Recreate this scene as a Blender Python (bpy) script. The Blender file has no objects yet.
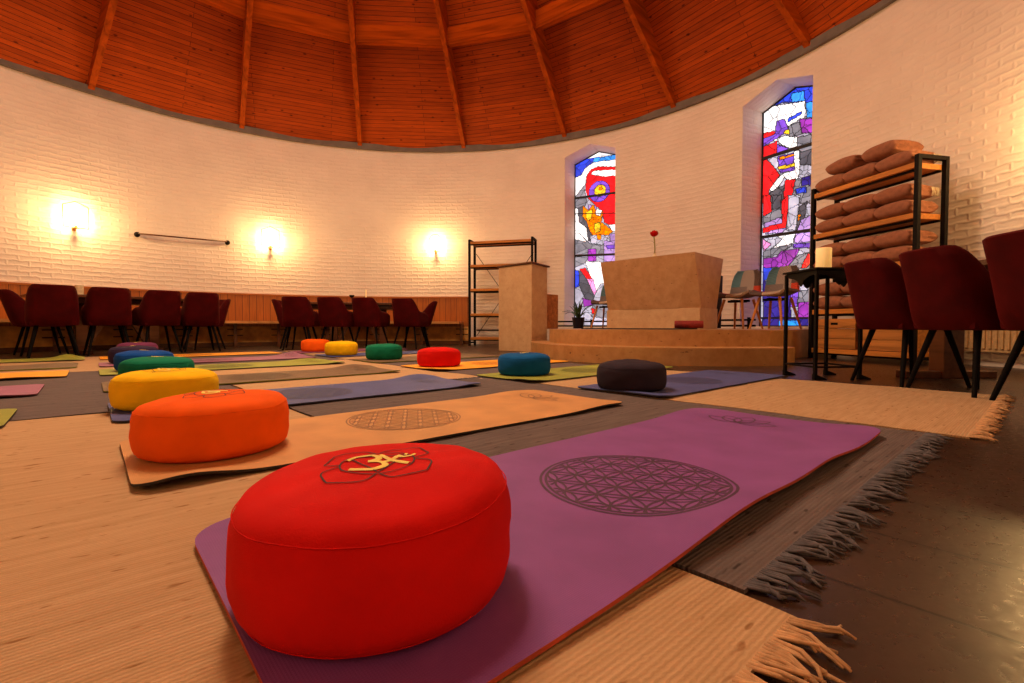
import bpy, bmesh, math, random
from math import sin, cos, pi, radians, sqrt, atan2, hypot, floor
from mathutils import Vector, Matrix, noise

random.seed(7)
scene = bpy.context.scene
COL = scene.collection

# ------------------------------------------------------------------ frame of the place
CX, CY, R = -1.6086, 3.864, 5.943          # centre and radius of the round hall
ZR = 3.93                                  # height of the wall's rim
YAW = radians(41.5)                        # direction the mats and rugs are laid in
CU, SU = cos(YAW), sin(YAW)
AX = (0.707, 0.707)                        # altar axis
LT = (0.707, -0.707)                       # to the right of that axis


def uvp(u, v, z=0.0):
    return Vector((u * CU - v * SU, u * SU + v * CU, z))


def polar(deg, r, z=0.0):
    a = radians(deg)
    return Vector((CX + r * cos(a), CY + r * sin(a), z))


# ------------------------------------------------------------------ materials
def new_mat(name):
    m = bpy.data.materials.new(name)
    m.use_nodes = True
    nt = m.node_tree
    b = nt.nodes['Principled BSDF']
    return m, nt, b


def N(nt, t, **kw):
    n = nt.nodes.new(t)
    for k, v in kw.items():
        if k.startswith('_'):
            setattr(n, k[1:], v)
        else:
            n.inputs[k.replace('__', ' ')].default_value = v
    return n


def L(nt, a, b):
    nt.links.new(a, b)


def rgba(c):
    return (c[0], c[1], c[2], 1.0)


def ramp(nt, stops, interp='LINEAR'):
    r = nt.nodes.new('ShaderNodeValToRGB')
    r.color_ramp.interpolation = interp
    e = r.color_ramp.elements
    while len(e) < len(stops):
        e.new(0.5)
    for i, (p, c) in enumerate(stops):
        e[i].position = p
        e[i].color = rgba(c)
    return r


def basic(name, col, rough=0.6, metal=0.0, nscale=30, namt=0.12, bump=0.0, bscale=200, sheen=0.0, spec=0.5, stretch=None, coord='Object', sheen_tint=None):
    m, nt, b = new_mat(name)
    tc = nt.nodes.new('ShaderNodeTexCoord')
    mp = N(nt, 'ShaderNodeMapping')
    if stretch:
        mp.inputs['Scale'].default_value = stretch
    L(nt, tc.outputs[coord], mp.inputs['Vector'])
    n = N(nt, 'ShaderNodeTexNoise', Scale=nscale, Detail=4.0)
    L(nt, mp.outputs['Vector'], n.inputs['Vector'])
    lo = [max(0, c * (1 - namt * 2)) for c in col]
    hi = [min(1, c * (1 + namt * 2)) for c in col]
    r = ramp(nt, [(0.25, lo), (0.75, hi)])
    L(nt, n.outputs['Fac'], r.inputs['Fac'])
    L(nt, r.outputs['Color'], b.inputs['Base Color'])
    b.inputs['Roughness'].default_value = rough
    b.inputs['Metallic'].default_value = metal
    b.inputs['Specular IOR Level'].default_value = spec
    if sheen:
        b.inputs['Sheen Weight'].default_value = sheen
        b.inputs['Sheen Roughness'].default_value = 0.4
        b.inputs['Sheen Tint'].default_value = rgba(sheen_tint or (1, 1, 1))
    if bump:
        n2 = N(nt, 'ShaderNodeTexNoise', Scale=bscale, Detail=3.0)
        L(nt, mp.outputs['Vector'], n2.inputs['Vector'])
        bp = N(nt, 'ShaderNodeBump', Strength=bump, Distance=0.002)
        L(nt, n2.outputs['Fac'], bp.inputs['Height'])
        L(nt, bp.outputs['Normal'], b.inputs['Normal'])
    return m


def emissive(name, col, strength):
    m, nt, b = new_mat(name)
    b.inputs['Base Color'].default_value = rgba(col)
    b.inputs['Emission Color'].default_value = rgba(col)
    b.inputs['Emission Strength'].default_value = strength
    return m


def wall_mat():
    m, nt, b = new_mat('painted_brick')
    tc = nt.nodes.new('ShaderNodeTexCoord')
    nz = N(nt, 'ShaderNodeTexNoise', Scale=9.0, Detail=3.0)
    L(nt, tc.outputs['UV'], nz.inputs['Vector'])
    mixv = N(nt, 'ShaderNodeMix', _data_type='VECTOR')
    mixv.inputs['Factor'].default_value = 0.045
    L(nt, tc.outputs['UV'], mixv.inputs['A'])
    L(nt, nz.outputs['Color'], mixv.inputs['B'])
    br = N(nt, 'ShaderNodeTexBrick', Scale=1.0)
    br.inputs['Mortar Size'].default_value = 0.022
    br.inputs['Mortar Smooth'].default_value = 1.0
    br.inputs['Brick Width'].default_value = 0.22
    br.inputs['Row Height'].default_value = 0.069
    br.inputs['Color1'].default_value = (1, 1, 1, 1)
    br.inputs['Color2'].default_value = (0.55, 0.55, 0.55, 1)
    br.inputs['Mortar'].default_value = (0, 0, 0, 1)
    L(nt, mixv.outputs['Result'], br.inputs['Vector'])
    n2 = N(nt, 'ShaderNodeTexNoise', Scale=14.0, Detail=5.0, Roughness=0.6)
    L(nt, tc.outputs['UV'], n2.inputs['Vector'])
    mx = N(nt, 'ShaderNodeMix', _data_type='FLOAT')
    mx.inputs['Factor'].default_value = 0.45
    L(nt, br.outputs['Color'], mx.inputs['A'])
    L(nt, n2.outputs['Fac'], mx.inputs['B'])
    bp = N(nt, 'ShaderNodeBump', Strength=0.42, Distance=0.02)
    L(nt, mx.outputs['Result'], bp.inputs['Height'])
    L(nt, bp.outputs['Normal'], b.inputs['Normal'])
    n3 = N(nt, 'ShaderNodeTexNoise', Scale=2.0, Detail=4.0)
    L(nt, tc.outputs['UV'], n3.inputs['Vector'])
    r = ramp(nt, [(0.3, (0.77, 0.645, 0.56)), (0.7, (0.84, 0.72, 0.63))])
    L(nt, n3.outputs['Fac'], r.inputs['Fac'])
    L(nt, r.outputs['Color'], b.inputs['Base Color'])
    b.inputs['Roughness'].default_value = 0.55
    b.inputs['Specular IOR Level'].default_value = 0.3
    return m


def plank_mat(name, c1, c2, gap, width, length, vertical=False, coord='UV', rough=0.5, knots=True, mortar=0.004, bump=0.4):
    m, nt, b = new_mat(name)
    tc = nt.nodes.new('ShaderNodeTexCoord')
    mp = N(nt, 'ShaderNodeMapping')
    if vertical:
        mp.inputs['Rotation'].default_value = (0, 0, pi / 2)
    L(nt, tc.outputs[coord], mp.inputs['Vector'])
    br = N(nt, 'ShaderNodeTexBrick', Scale=1.0)
    br.inputs['Mortar Size'].default_value = mortar
    br.inputs['Mortar Smooth'].default_value = 0.2
    br.inputs['Brick Width'].default_value = length
    br.inputs['Row Height'].default_value = width
    br.inputs['Color1'].default_value = rgba(c1)
    br.inputs['Color2'].default_value = rgba(c2)
    br.inputs['Mortar'].default_value = rgba(gap)
    L(nt, mp.outputs['Vector'], br.inputs['Vector'])
    st = N(nt, 'ShaderNodeMapping')
    st.inputs['Scale'].default_value = (3, 45, 1)
    L(nt, mp.outputs['Vector'], st.inputs['Vector'])
    g = N(nt, 'ShaderNodeTexNoise', Scale=1.0, Detail=5.0, Distortion=0.6)
    L(nt, st.outputs['Vector'], g.inputs['Vector'])
    gr = ramp(nt, [(0.3, (0.62, 0.62, 0.62)), (0.7, (1.1, 1.1, 1.1))])
    L(nt, g.outputs['Fac'], gr.inputs['Fac'])
    mul = N(nt, 'ShaderNodeMix', _data_type='RGBA', _blend_type='MULTIPLY')
    mul.inputs['Factor'].default_value = 0.8
    L(nt, br.outputs['Color'], mul.inputs['A'])
    L(nt, gr.outputs['Color'], mul.inputs['B'])
    out = mul.outputs['Result']
    if knots:
        ks = N(nt, 'ShaderNodeMapping')
        ks.inputs['Scale'].default_value = (4.5, 9.0, 1)
        L(nt, mp.outputs['Vector'], ks.inputs['Vector'])
        vo = N(nt, 'ShaderNodeTexVoronoi', Scale=1.0)
        L(nt, ks.outputs['Vector'], vo.inputs['Vector'])
        kr = ramp(nt, [(0.07, (0.22, 0.14, 0.10)), (0.16, (1, 1, 1))])
        L(nt, vo.outputs['Distance'], kr.inputs['Fac'])
        m2 = N(nt, 'ShaderNodeMix', _data_type='RGBA', _blend_type='MULTIPLY')
        m2.inputs['Factor'].default_value = 0.85
        L(nt, out, m2.inputs['A'])
        L(nt, kr.outputs['Color'], m2.inputs['B'])
        out = m2.outputs['Result']
    L(nt, out, b.inputs['Base Color'])
    bp = N(nt, 'ShaderNodeBump', Strength=bump, Distance=0.004)
    L(nt, br.outputs['Fac'], bp.inputs['Height'])
    bp.invert = True
    L(nt, bp.outputs['Normal'], b.inputs['Normal'])
    b.inputs['Roughness'].default_value = rough
    return m


def wood(name, c, rough=0.5, axis=0, scale=1.0, spec=0.3):
    s = [22, 22, 22]
    s[axis] = 2.0
    m, nt, b = new_mat(name)
    tc = nt.nodes.new('ShaderNodeTexCoord')
    mp = N(nt, 'ShaderNodeMapping')
    mp.inputs['Scale'].default_value = [x * scale for x in s]
    L(nt, tc.outputs['Object'], mp.inputs['Vector'])
    n = N(nt, 'ShaderNodeTexNoise', Scale=1.0, Detail=5.0, Distortion=0.8)
    L(nt, mp.outputs['Vector'], n.inputs['Vector'])
    r = ramp(nt, [(0.3, [x * 0.55 for x in c]), (0.55, c), (0.75, [min(1, x * 1.3) for x in c])])
    L(nt, n.outputs['Fac'], r.inputs['Fac'])
    L(nt, r.outputs['Color'], b.inputs['Base Color'])
    bp = N(nt, 'ShaderNodeBump', Strength=0.25, Distance=0.002)
    L(nt, n.outputs['Fac'], bp.inputs['Height'])
    L(nt, bp.outputs['Normal'], b.inputs['Normal'])
    b.inputs['Roughness'].default_value = rough
    b.inputs['Specular IOR Level'].default_value = spec
    return m


def stone(name, c, c2, spots, rough=0.55):
    m, nt, b = new_mat(name)
    tc = nt.nodes.new('ShaderNodeTexCoord')
    n = N(nt, 'ShaderNodeTexNoise', Scale=9.0, Detail=8.0, Roughness=0.7)
    L(nt, tc.outputs['Object'], n.inputs['Vector'])
    r = ramp(nt, [(0.35, c2), (0.62, c)])
    L(nt, n.outputs['Fac'], r.inputs['Fac'])
    mp = N(nt, 'ShaderNodeMapping')
    mp.inputs['Scale'].default_value = (1, 1, 2.6)
    L(nt, tc.outputs['Object'], mp.inputs['Vector'])
    v = N(nt, 'ShaderNodeTexNoise', Scale=17.0, Detail=2.0)
    L(nt, mp.outputs['Vector'], v.inputs['Vector'])
    kr = ramp(nt, [(0.24, spots), (0.30, (1, 1, 1))])
    L(nt, v.outputs['Fac'], kr.inputs['Fac'])
    mul = N(nt, 'ShaderNodeMix', _data_type='RGBA', _blend_type='MULTIPLY')
    mul.inputs['Factor'].default_value = 1.0
    L(nt, r.outputs['Color'], mul.inputs['A'])
    L(nt, kr.outputs['Color'], mul.inputs['B'])
    L(nt, mul.outputs['Result'], b.inputs['Base Color'])
    bp = N(nt, 'ShaderNodeBump', Strength=0.3, Distance=0.003)
    L(nt, kr.outputs['Color'], bp.inputs['Height'])
    L(nt, bp.outputs['Normal'], b.inputs['Normal'])
    b.inputs['Roughness'].default_value = rough
    return m


def rug_mat(name, c, c2, fleck):
    """weft ribs run along local x (the rug's width), rows stacked along local y"""
    m, nt, b = new_mat(name)
    tc = nt.nodes.new('ShaderNodeTexCoord')
    w = N(nt, 'ShaderNodeTexWave', _wave_type='BANDS', _bands_direction='Y', Scale=42.0, Distortion=2.2, Detail=2.0)
    w.inputs['Detail Scale'].default_value = 3.0
    L(nt, tc.outputs['Object'], w.inputs['Vector'])
    mp = N(nt, 'ShaderNodeMapping')
    mp.inputs['Scale'].default_value = (5, 60, 1)
    L(nt, tc.outputs['Object'], mp.inputs['Vector'])
    n = N(nt, 'ShaderNodeTexNoise', Scale=1.0, Detail=4.0)
    L(nt, mp.outputs['Vector'], n.inputs['Vector'])
    r = ramp(nt, [(0.3, c2), (0.7, c)])
    L(nt, n.outputs['Fac'], r.inputs['Fac'])
    wr = ramp(nt, [(0.0, (0.88, 0.87, 0.86)), (0.6, (1, 1, 1))])
    L(nt, w.outputs['Fac'], wr.inputs['Fac'])
    mul = N(nt, 'ShaderNodeMix', _data_type='RGBA', _blend_type='MULTIPLY')
    mul.inputs['Factor'].default_value = 0.9
    L(nt, r.outputs['Color'], mul.inputs['A'])
    L(nt, wr.outputs['Color'], mul.inputs['B'])
    f = N(nt, 'ShaderNodeMapping')
    f.inputs['Scale'].default_value = (22, 60, 1)
    L(nt, tc.outputs['Object'], f.inputs['Vector'])
    fn = N(nt, 'ShaderNodeTexNoise', Scale=1.0, Detail=1.0)
    L(nt, f.outputs['Vector'], fn.inputs['Vector'])
    fr = ramp(nt, [(0.27, fleck), (0.33, (1, 1, 1))])
    L(nt, fn.outputs['Fac'], fr.inputs['Fac'])
    m2 = N(nt, 'ShaderNodeMix', _data_type='RGBA', _blend_type='MULTIPLY')
    m2.inputs['Factor'].default_value = 0.8
    L(nt, mul.outputs['Result'], m2.inputs['A'])
    L(nt, fr.outputs['Color'], m2.inputs['B'])
    L(nt, m2.outputs['Result'], b.inputs['Base Color'])
    ad = N(nt, 'ShaderNodeMath', _operation='ADD')
    L(nt, w.outputs['Fac'], ad.inputs[0])
    L(nt, n.outputs['Fac'], ad.inputs[1])
    bp = N(nt, 'ShaderNodeBump', Strength=0.38, Distance=0.003)
    L(nt, ad.outputs[0], bp.inputs['Height'])
    L(nt, bp.outputs['Normal'], b.inputs['Normal'])
    b.inputs['Roughness'].default_value = 0.95
    b.inputs['Specular IOR Level'].default_value = 0.1
    return m


def yoga_mat_mat(name, c):
    m, nt, b = new_mat(name)
    tc = nt.nodes.new('ShaderNodeTexCoord')
    n = N(nt, 'ShaderNodeTexNoise', Scale=7.0, Detail=3.0)
    L(nt, tc.outputs['Object'], n.inputs['Vector'])
    r = ramp(nt, [(0.3, [x * 0.86 for x in c]), (0.7, [min(1, x * 1.1) for x in c])])
    L(nt, n.outputs['Fac'], r.inputs['Fac'])
    L(nt, r.outputs['Color'], b.inputs['Base Color'])
    w1 = N(nt, 'ShaderNodeTexWave', _bands_direction='X', Scale=95.0, Distortion=1.0)
    w2 = N(nt, 'ShaderNodeTexWave', _bands_direction='Y', Scale=95.0, Distortion=1.0)
    L(nt, tc.outputs['Object'], w1.inputs['Vector'])
    L(nt, tc.outputs['Object'], w2.inputs['Vector'])
    mx = N(nt, 'ShaderNodeMath', _operation='MULTIPLY')
    L(nt, w1.outputs['Fac'], mx.inputs[0])
    L(nt, w2.outputs['Fac'], mx.inputs[1])
    bp = N(nt, 'ShaderNodeBump', Strength=0.25, Distance=0.0015)
    L(nt, mx.outputs[0], bp.inputs['Height'])
    L(nt, bp.outputs['Normal'], b.inputs['Normal'])
    b.inputs['Roughness'].default_value = 0.62
    b.inputs['Specular IOR Level'].default_value = 0.35
    return m


def patch_mat():
    m, nt, b = new_mat('patchwork_cloth')
    at = nt.nodes.new('ShaderNodeVertexColor')
    at.layer_name = 'patches'
    tc = nt.nodes.new('ShaderNodeTexCoord')
    ch = N(nt, 'ShaderNodeTexChecker', Scale=62.0)
    ch.inputs['Color1'].default_value = (1.15, 1.15, 1.15, 1)
    ch.inputs['Color2'].default_value = (0.6, 0.6, 0.6, 1)
    L(nt, tc.outputs['Object'], ch.inputs['Vector'])
    mul = N(nt, 'ShaderNodeMix', _data_type='RGBA', _blend_type='MULTIPLY')
    mul.inputs['Factor'].default_value = 0.6
    L(nt, at.outputs['Color'], mul.inputs['A'])
    L(nt, ch.outputs['Color'], mul.inputs['B'])
    L(nt, mul.outputs['Result'], b.inputs['Base Color'])
    b.inputs['Roughness'].default_value = 0.9
    return m


def floor_dark():
    m, nt, b = new_mat('dark_floor_slabs')
    tc = nt.nodes.new('ShaderNodeTexCoord')
    mp = N(nt, 'ShaderNodeMapping')
    mp.inputs['Rotation'].default_value = (0, 0, pi / 2 - YAW)
    mp.inputs['Location'].default_value = (0.2, 0.115, 0)
    L(nt, tc.outputs['Object'], mp.inputs['Vector'])
    br = N(nt, 'ShaderNodeTexBrick', Scale=1.0)
    br.inputs['Mortar Size'].default_value = 0.0035
    br.inputs['Mortar Smooth'].default_value = 0.3
    br.inputs['Brick Width'].default_value = 1.1
    br.inputs['Row Height'].default_value = 0.232
    br.inputs['Color1'].default_value = (0.030, 0.014, 0.008, 1)
    br.inputs['Color2'].default_value = (0.040, 0.020, 0.011, 1)
    br.inputs['Mortar'].default_value = (0.008, 0.004, 0.003, 1)
    L(nt, mp.outputs['Vector'], br.inputs['Vector'])
    n = N(nt, 'ShaderNodeTexNoise', Scale=9.0, Detail=6.0, Roughness=0.65)
    L(nt, tc.outputs['Object'], n.inputs['Vector'])
    r = ramp(nt, [(0.3, (0.7, 0.7, 0.7)), (0.75, (1.25, 1.2, 1.15))])
    L(nt, n.outputs['Fac'], r.inputs['Fac'])
    mul = N(nt, 'ShaderNodeMix', _data_type='RGBA', _blend_type='MULTIPLY')
    mul.inputs['Factor'].default_value = 0.9
    L(nt, br.outputs['Color'], mul.inputs['A'])
    L(nt, r.outputs['Color'], mul.inputs['B'])
    L(nt, mul.outputs['Result'], b.inputs['Base Color'])
    n2 = N(nt, 'ShaderNodeTexNoise', Scale=60.0, Detail=4.0)
    L(nt, tc.outputs['Object'], n2.inputs['Vector'])
    rr = ramp(nt, [(0.3, (0.25, 0.25, 0.25)), (0.7, (0.36, 0.36, 0.36))])
    b.inputs['Specular IOR Level'].default_value = 0.28
    L(nt, n2.outputs['Fac'], rr.inputs['Fac'])
    L(nt, rr.outputs['Color'], b.inputs['Roughness'])
    sub = N(nt, 'ShaderNodeMath', _operation='SUBTRACT')
    L(nt, n2.outputs['Fac'], sub.inputs[0])
    L(nt, br.outputs['Fac'], sub.inputs[1])
    bp = N(nt, 'ShaderNodeBump', Strength=0.12, Distance=0.002)
    L(nt, sub.outputs[0], bp.inputs['Height'])
    L(nt, bp.outputs['Normal'], b.inputs['Normal'])
    return m


def glass_mat():
    m, nt, b = new_mat('stained_glass')
    at = nt.nodes.new('ShaderNodeVertexColor')
    at.layer_name = 'glass'
    tc = nt.nodes.new('ShaderNodeTexCoord')
    n = N(nt, 'ShaderNodeTexNoise', Scale=7.0, Detail=3.0)
    L(nt, tc.outputs['Object'], n.inputs['Vector'])
    r = ramp(nt, [(0.25, (0.6, 0.6, 0.62)), (0.7, (1.1, 1.1, 1.1))])
    L(nt, n.outputs['Fac'], r.inputs['Fac'])
    mul = N(nt, 'ShaderNodeMix', _data_type='RGBA', _blend_type='MULTIPLY')
    mul.inputs['Factor'].default_value = 1.0
    L(nt, at.outputs['Color'], mul.inputs['A'])
    L(nt, r.outputs['Color'], mul.inputs['B'])
    L(nt, mul.outputs['Result'], b.inputs['Base Color'])
    L(nt, mul.outputs['Result'], b.inputs['Emission Color'])
    b.inputs['Emission Strength'].default_value = 1.45
    b.inputs['Roughness'].default_value = 0.15
    return m


M = {}
M['wall'] = wall_mat()
M['ceiling'] = plank_mat('orange_ceiling_boards', (0.54, 0.082, 0.003), (0.40, 0.056, 0.002), (0.10, 0.016, 0.002), 0.070, 2.6, rough=0.6)
M['ceiling'].node_tree.nodes['Principled BSDF'].inputs['Specular IOR Level'].default_value = 0.2
M['beam'] = wood('beam_wood', (0.46, 0.078, 0.004), 0.6, axis=0, scale=0.6, spec=0.1)
M['purlin'] = wood('purlin_wood', (0.40, 0.062, 0.003), 0.8, axis=1, scale=0.6, spec=0.03)
M['rim'] = basic('grey_rim', (0.16, 0.13, 0.11), 0.8, nscale=5)
M['wainscot'] = plank_mat('wainscot_boards', (0.44, 0.122, 0.009), (0.38, 0.10, 0.007), (0.07, 0.015, 0.003), 0.115, 3.0, vertical=True, rough=0.45, knots=False)
M['bench'] = wood('bench_wood', (0.66, 0.30, 0.09), 0.35, axis=0, scale=0.4)
M['under'] = basic('brick_below_bench', (0.85, 0.38, 0.09), 0.8, nscale=8, namt=0.2)
M['floor'] = floor_dark()
M['stone'] = stone('travertine', (0.50, 0.285, 0.135), (0.40, 0.205, 0.085), (0.30, 0.2, 0.14))
M['stone_step'] = stone('travertine_step', (0.46, 0.235, 0.085), (0.36, 0.165, 0.05), (0.25, 0.16, 0.1), 0.4)
M['stone_pale'] = stone('travertine_base', (0.56, 0.36, 0.19), (0.46, 0.27, 0.13), (0.6, 0.5, 0.4))
M['black'] = basic('black_iron', (0.008, 0.006, 0.005), 0.55, nscale=40, spec=0.1)
M['mattblack'] = basic('matte_black', (0.012, 0.010, 0.012), 0.9)
M['shelfwood'] = wood('shelf_wood', (0.58, 0.215, 0.04), 0.5, axis=0, scale=0.8)
M['crate'] = wood('crate_wood', (0.50, 0.20, 0.045), 0.55, axis=0, scale=0.9)
M['tablewood'] = wood('table_wood', (0.12, 0.04, 0.014), 0.28, axis=0, scale=0.7)
M['velvet'] = basic('red_velvet', (0.060, 0.0014, 0.002), 0.8, nscale=9, namt=0.16, bump=0.2, bscale=400, sheen=0.06, spec=0.1, sheen_tint=(0.9, 0.05, 0.04))
M['leg'] = basic('black_leg', (0.005, 0.004, 0.004), 0.6, spec=0.06)
M['beech'] = wood('beech_leg', (0.68, 0.26, 0.06), 0.4, axis=2)
M['patch'] = patch_mat()
M['blanket'] = basic('brown_blanket', (0.30, 0.115, 0.06), 0.95, nscale=22, namt=0.14, bump=0.5, bscale=260, sheen=0.25, sheen_tint=(0.8, 0.45, 0.3))
M['tag'] = basic('white_fringe', (0.75, 0.62, 0.42), 0.9)
M['candle'] = None
M['rugtan'] = rug_mat('rug_tan', (0.54, 0.355, 0.20), (0.44, 0.275, 0.14), (0.55, 0.42, 0.32))
M['ruggrey'] = rug_mat('rug_grey', (0.165, 0.130, 0.125), (0.105, 0.082, 0.079), (0.30, 0.28, 0.28))
M['fringetan'] = basic('fringe_tan', (0.50, 0.29, 0.14), 0.95, nscale=60, namt=0.2)
M['fringegrey'] = basic('fringe_grey', (0.10, 0.09, 0.10), 0.95, nscale=60, namt=0.25)
M['radiator'] = basic('radiator_paint', (0.55, 0.36, 0.17), 0.45)
M['leaf'] = basic('leaf_green', (0.045, 0.085, 0.02), 0.5, nscale=12, namt=0.3)
M['pot'] = basic('dark_pot', (0.012, 0.010, 0.018), 0.35)
M['soil'] = basic('soil', (0.02, 0.012, 0.008), 0.95)
M['rose'] = basic('rose_red', (0.45, 0.004, 0.004), 0.8, spec=0.1)
M['stem'] = basic('stem_green', (0.24, 0.20, 0.03), 0.6)
M['porcelain'] = basic('vase_cream', (0.7, 0.55, 0.33), 0.25)
M['redroll'] = basic('red_roll_cloth', (0.19, 0.008, 0.006), 0.8, bump=0.3)
M['brass'] = basic('brass', (0.35, 0.17, 0.045), 0.35, metal=0.7)
M['lead'] = basic('window_lead', (0.012, 0.011, 0.012), 0.6)
M['glass'] = glass_mat()
M['bulb'] = emissive('lit_bulb', (1.0, 0.78, 0.42), 30.0)
M['gold'] = basic('gold_thread', (0.90, 0.62, 0.06), 0.6, sheen=0.2)
M['thread'] = basic('dark_thread', (0.03, 0.006, 0.006), 0.8)
_c, _nt, _b = new_mat('candle_wax')
_b.inputs['Base Color'].default_value = (0.92, 0.76, 0.48, 1)
_b.inputs['Roughness'].default_value = 0.5
_b.inputs['Subsurface Weight'].default_value = 0.4
_b.inputs['Subsurface Radius'].default_value = (0.05, 0.03, 0.01)
_b.inputs['Emission Color'].default_value = (1.0, 0.52, 0.12, 1)
_b.inputs['Emission Strength'].default_value = 0.4  # glow put into the wax itself, there is no flame
M['candle'] = _c


# ------------------------------------------------------------------ mesh helpers
def add_box(bm, size, loc=(0, 0, 0), rot=None, bevel=0.0, mi=0):
    r = bmesh.ops.create_cube(bm, size=1.0)
    vs = r['verts']
    bmesh.ops.scale(bm, vec=Vector(size), verts=vs)
    if bevel:
        es = list({e for v in vs for e in v.link_edges})
        br = bmesh.ops.bevel(bm, geom=es, offset=bevel, segments=2, affect='EDGES', profile=0.6)
        vs = list({v for f in br['faces'] for v in f.verts} | {v for v in vs if v.is_valid})
    if rot is not None:
        bmesh.ops.rotate(bm, cent=(0, 0, 0), matrix=rot, verts=vs)
    bmesh.ops.translate(bm, vec=Vector(loc), verts=vs)
    if mi:
        for f in {f for v in vs for f in v.link_faces}:
            f.material_index = mi
    return vs


def rz(a):
    return Matrix.Rotation(a, 3, 'Z')


def add_bar(bm, a, b, w, h, bevel=0.0, mi=0):
    """box from a to b with width w (sideways) and height h"""
    a, b = Vector(a), Vector(b)
    d = b - a
    ln = d.length
    x = d.normalized()
    up = Vector((0, 0, 1)) if abs(x.z) < 0.95 else Vector((0, 1, 0))
    y = up.cross(x).normalized()
    z = x.cross(y)
    rot = Matrix((x, y, z)).transposed()
    return add_box(bm, (ln, w, h), (a + b) / 2, rot, bevel, mi)


def add_tube(bm, pts, rad, seg=8, cap=True, mi=0):
    pts = [Vector(p) for p in pts]
    n = len(pts)
    rads = rad if isinstance(rad, (list, tuple)) else [rad] * n
    rings = []
    t0 = (pts[1] - pts[0]).normalized()
    ref = Vector((0, 0, 1)) if abs(t0.z) < 0.9 else Vector((1, 0, 0))
    nrm = t0.cross(ref).normalized()
    for i in range(n):
        if i == 0:
            t = pts[1] - pts[0]
        elif i == n - 1:
            t = pts[-1] - pts[-2]
        else:
            t = pts[i + 1] - pts[i - 1]
        t.normalize()
        nrm = (nrm - t * nrm.dot(t)).normalized()
        bi = t.cross(nrm)
        rings.append([bm.verts.new(pts[i] + (nrm * cos(2 * pi * k / seg) + bi * sin(2 * pi * k / seg)) * rads[i]) for k in range(seg)])
    fs = []
    for i in range(n - 1):
        for k in range(seg):
            fs.append(bm.faces.new((rings[i][k], rings[i][(k + 1) % seg], rings[i + 1][(k + 1) % seg], rings[i + 1][k])))
    if cap:
        fs.append(bm.faces.new(rings[0][::-1]))
        fs.append(bm.faces.new(rings[-1]))
    for f in fs:
        f.material_index = mi
    return fs


def add_lathe(bm, prof, seg=32, loc=(0, 0, 0), mi=0):
    """prof: list of (r, z) from bottom to top; closed by its end points"""
    loc = Vector(loc)
    rings = []
    for r, z in prof:
        if r < 1e-6:
            rings.append([bm.verts.new(loc + Vector((0, 0, z)))])
        else:
            rings.append([bm.verts.new(loc + Vector((r * cos(2 * pi * k / seg), r * sin(2 * pi * k / seg), z))) for k in range(seg)])
    for a, b in zip(rings, rings[1:]):
        for k in range(seg):
            k2 = (k + 1) % seg
            if len(a) == 1 and len(b) == 1:
                continue
            if len(a) == 1:
                f = bm.faces.new((a[0], b[k2], b[k]))
            elif len(b) == 1:
                f = bm.faces.new((a[k], a[k2], b[0]))
            else:
                f = bm.faces.new((a[k], a[k2], b[k2], b[k]))
            f.material_index = mi


def add_prism(bm, outline, z0, z1, mi=0):
    lo = [bm.verts.new((p[0], p[1], z0)) for p in outline]
    hi = [bm.verts.new((p[0], p[1], z1)) for p in outline]
    n = len(outline)
    fs = [bm.faces.new(lo[::-1]), bm.faces.new(hi)]
    for i in range(n):
        fs.append(bm.faces.new((lo[i], lo[(i + 1) % n], hi[(i + 1) % n], hi[i])))
    for f in fs:
        f.material_index = mi
    return fs


def obj(name, bm, mats, parent=None, loc=(0, 0, 0), rot=0.0, smooth=False, auto=None, normals=True):
    if normals:
        bmesh.ops.recalc_face_normals(bm, faces=bm.faces[:])
    me = bpy.data.meshes.new(name)
    bm.to_mesh(me)
    bm.free()
    for m in (mats if isinstance(mats, (list, tuple)) else [mats]):
        me.materials.append(m)
    if smooth:
        me.polygons.foreach_set('use_smooth', [True] * len(me.polygons))
        if auto is not None:
            try:
                me.set_sharp_from_angle(angle=radians(auto))
            except Exception:
                pass
    o = bpy.data.objects.new(name, me)
    COL.objects.link(o)
    o.location = loc
    o.rotation_euler = (0, 0, rot)
    if parent is not None:
        o.parent = parent
    return o


def thing(name, label, cat, loc=(0, 0, 0), rot=0.0, group=None):
    o = bpy.data.objects.new(name, None)
    COL.objects.link(o)
    o.empty_display_size = 0.1
    o.location = loc
    o.rotation_euler = (0, 0, rot)
    return tag(o, label, cat, group)


def tag(o, label, cat, group=None):
    o['label'] = label
    o['category'] = cat
    if group:
        o['group'] = group
    return o


def structure(o):
    o['kind'] = 'structure'
    return o


def dup(src, loc, rot, label, group=None, scale=None):
    r = src.copy()
    COL.objects.link(r)
    r.location = loc
    r.rotation_euler = (0, 0, rot)
    r['label'] = label
    if group:
        r['group'] = group
    if scale:
        r.scale = (scale, scale, scale)
    for ch in list(src.children):
        c = ch.copy()
        COL.objects.link(c)
        c.parent = r
        for g in list(ch.children):
            d = g.copy()
            COL.objects.link(d)
            d.parent = c
    return r


# ------------------------------------------------------------------ the room
bm = bmesh.new()
bmesh.ops.create_circle(bm, cap_ends=True, segments=96, radius=R + 0.6)
fl = obj('floor', bm, M['floor'], loc=(CX, CY, 0))
structure(fl)

WIN = [(54.30, 63.90, 0.49), (23.30, 32.95, 0.47)]       # opening edges in degrees (right, left), reveal depth
SILL, SHOULDER, APEX = 0.36, 3.575, 3.745


def win_head(a, w):
    mid = (w[0] + w[1]) / 2
    t = abs(a - mid) / ((w[1] - w[0]) / 2)
    return APEX + (SHOULDER - APEX) * t


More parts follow.
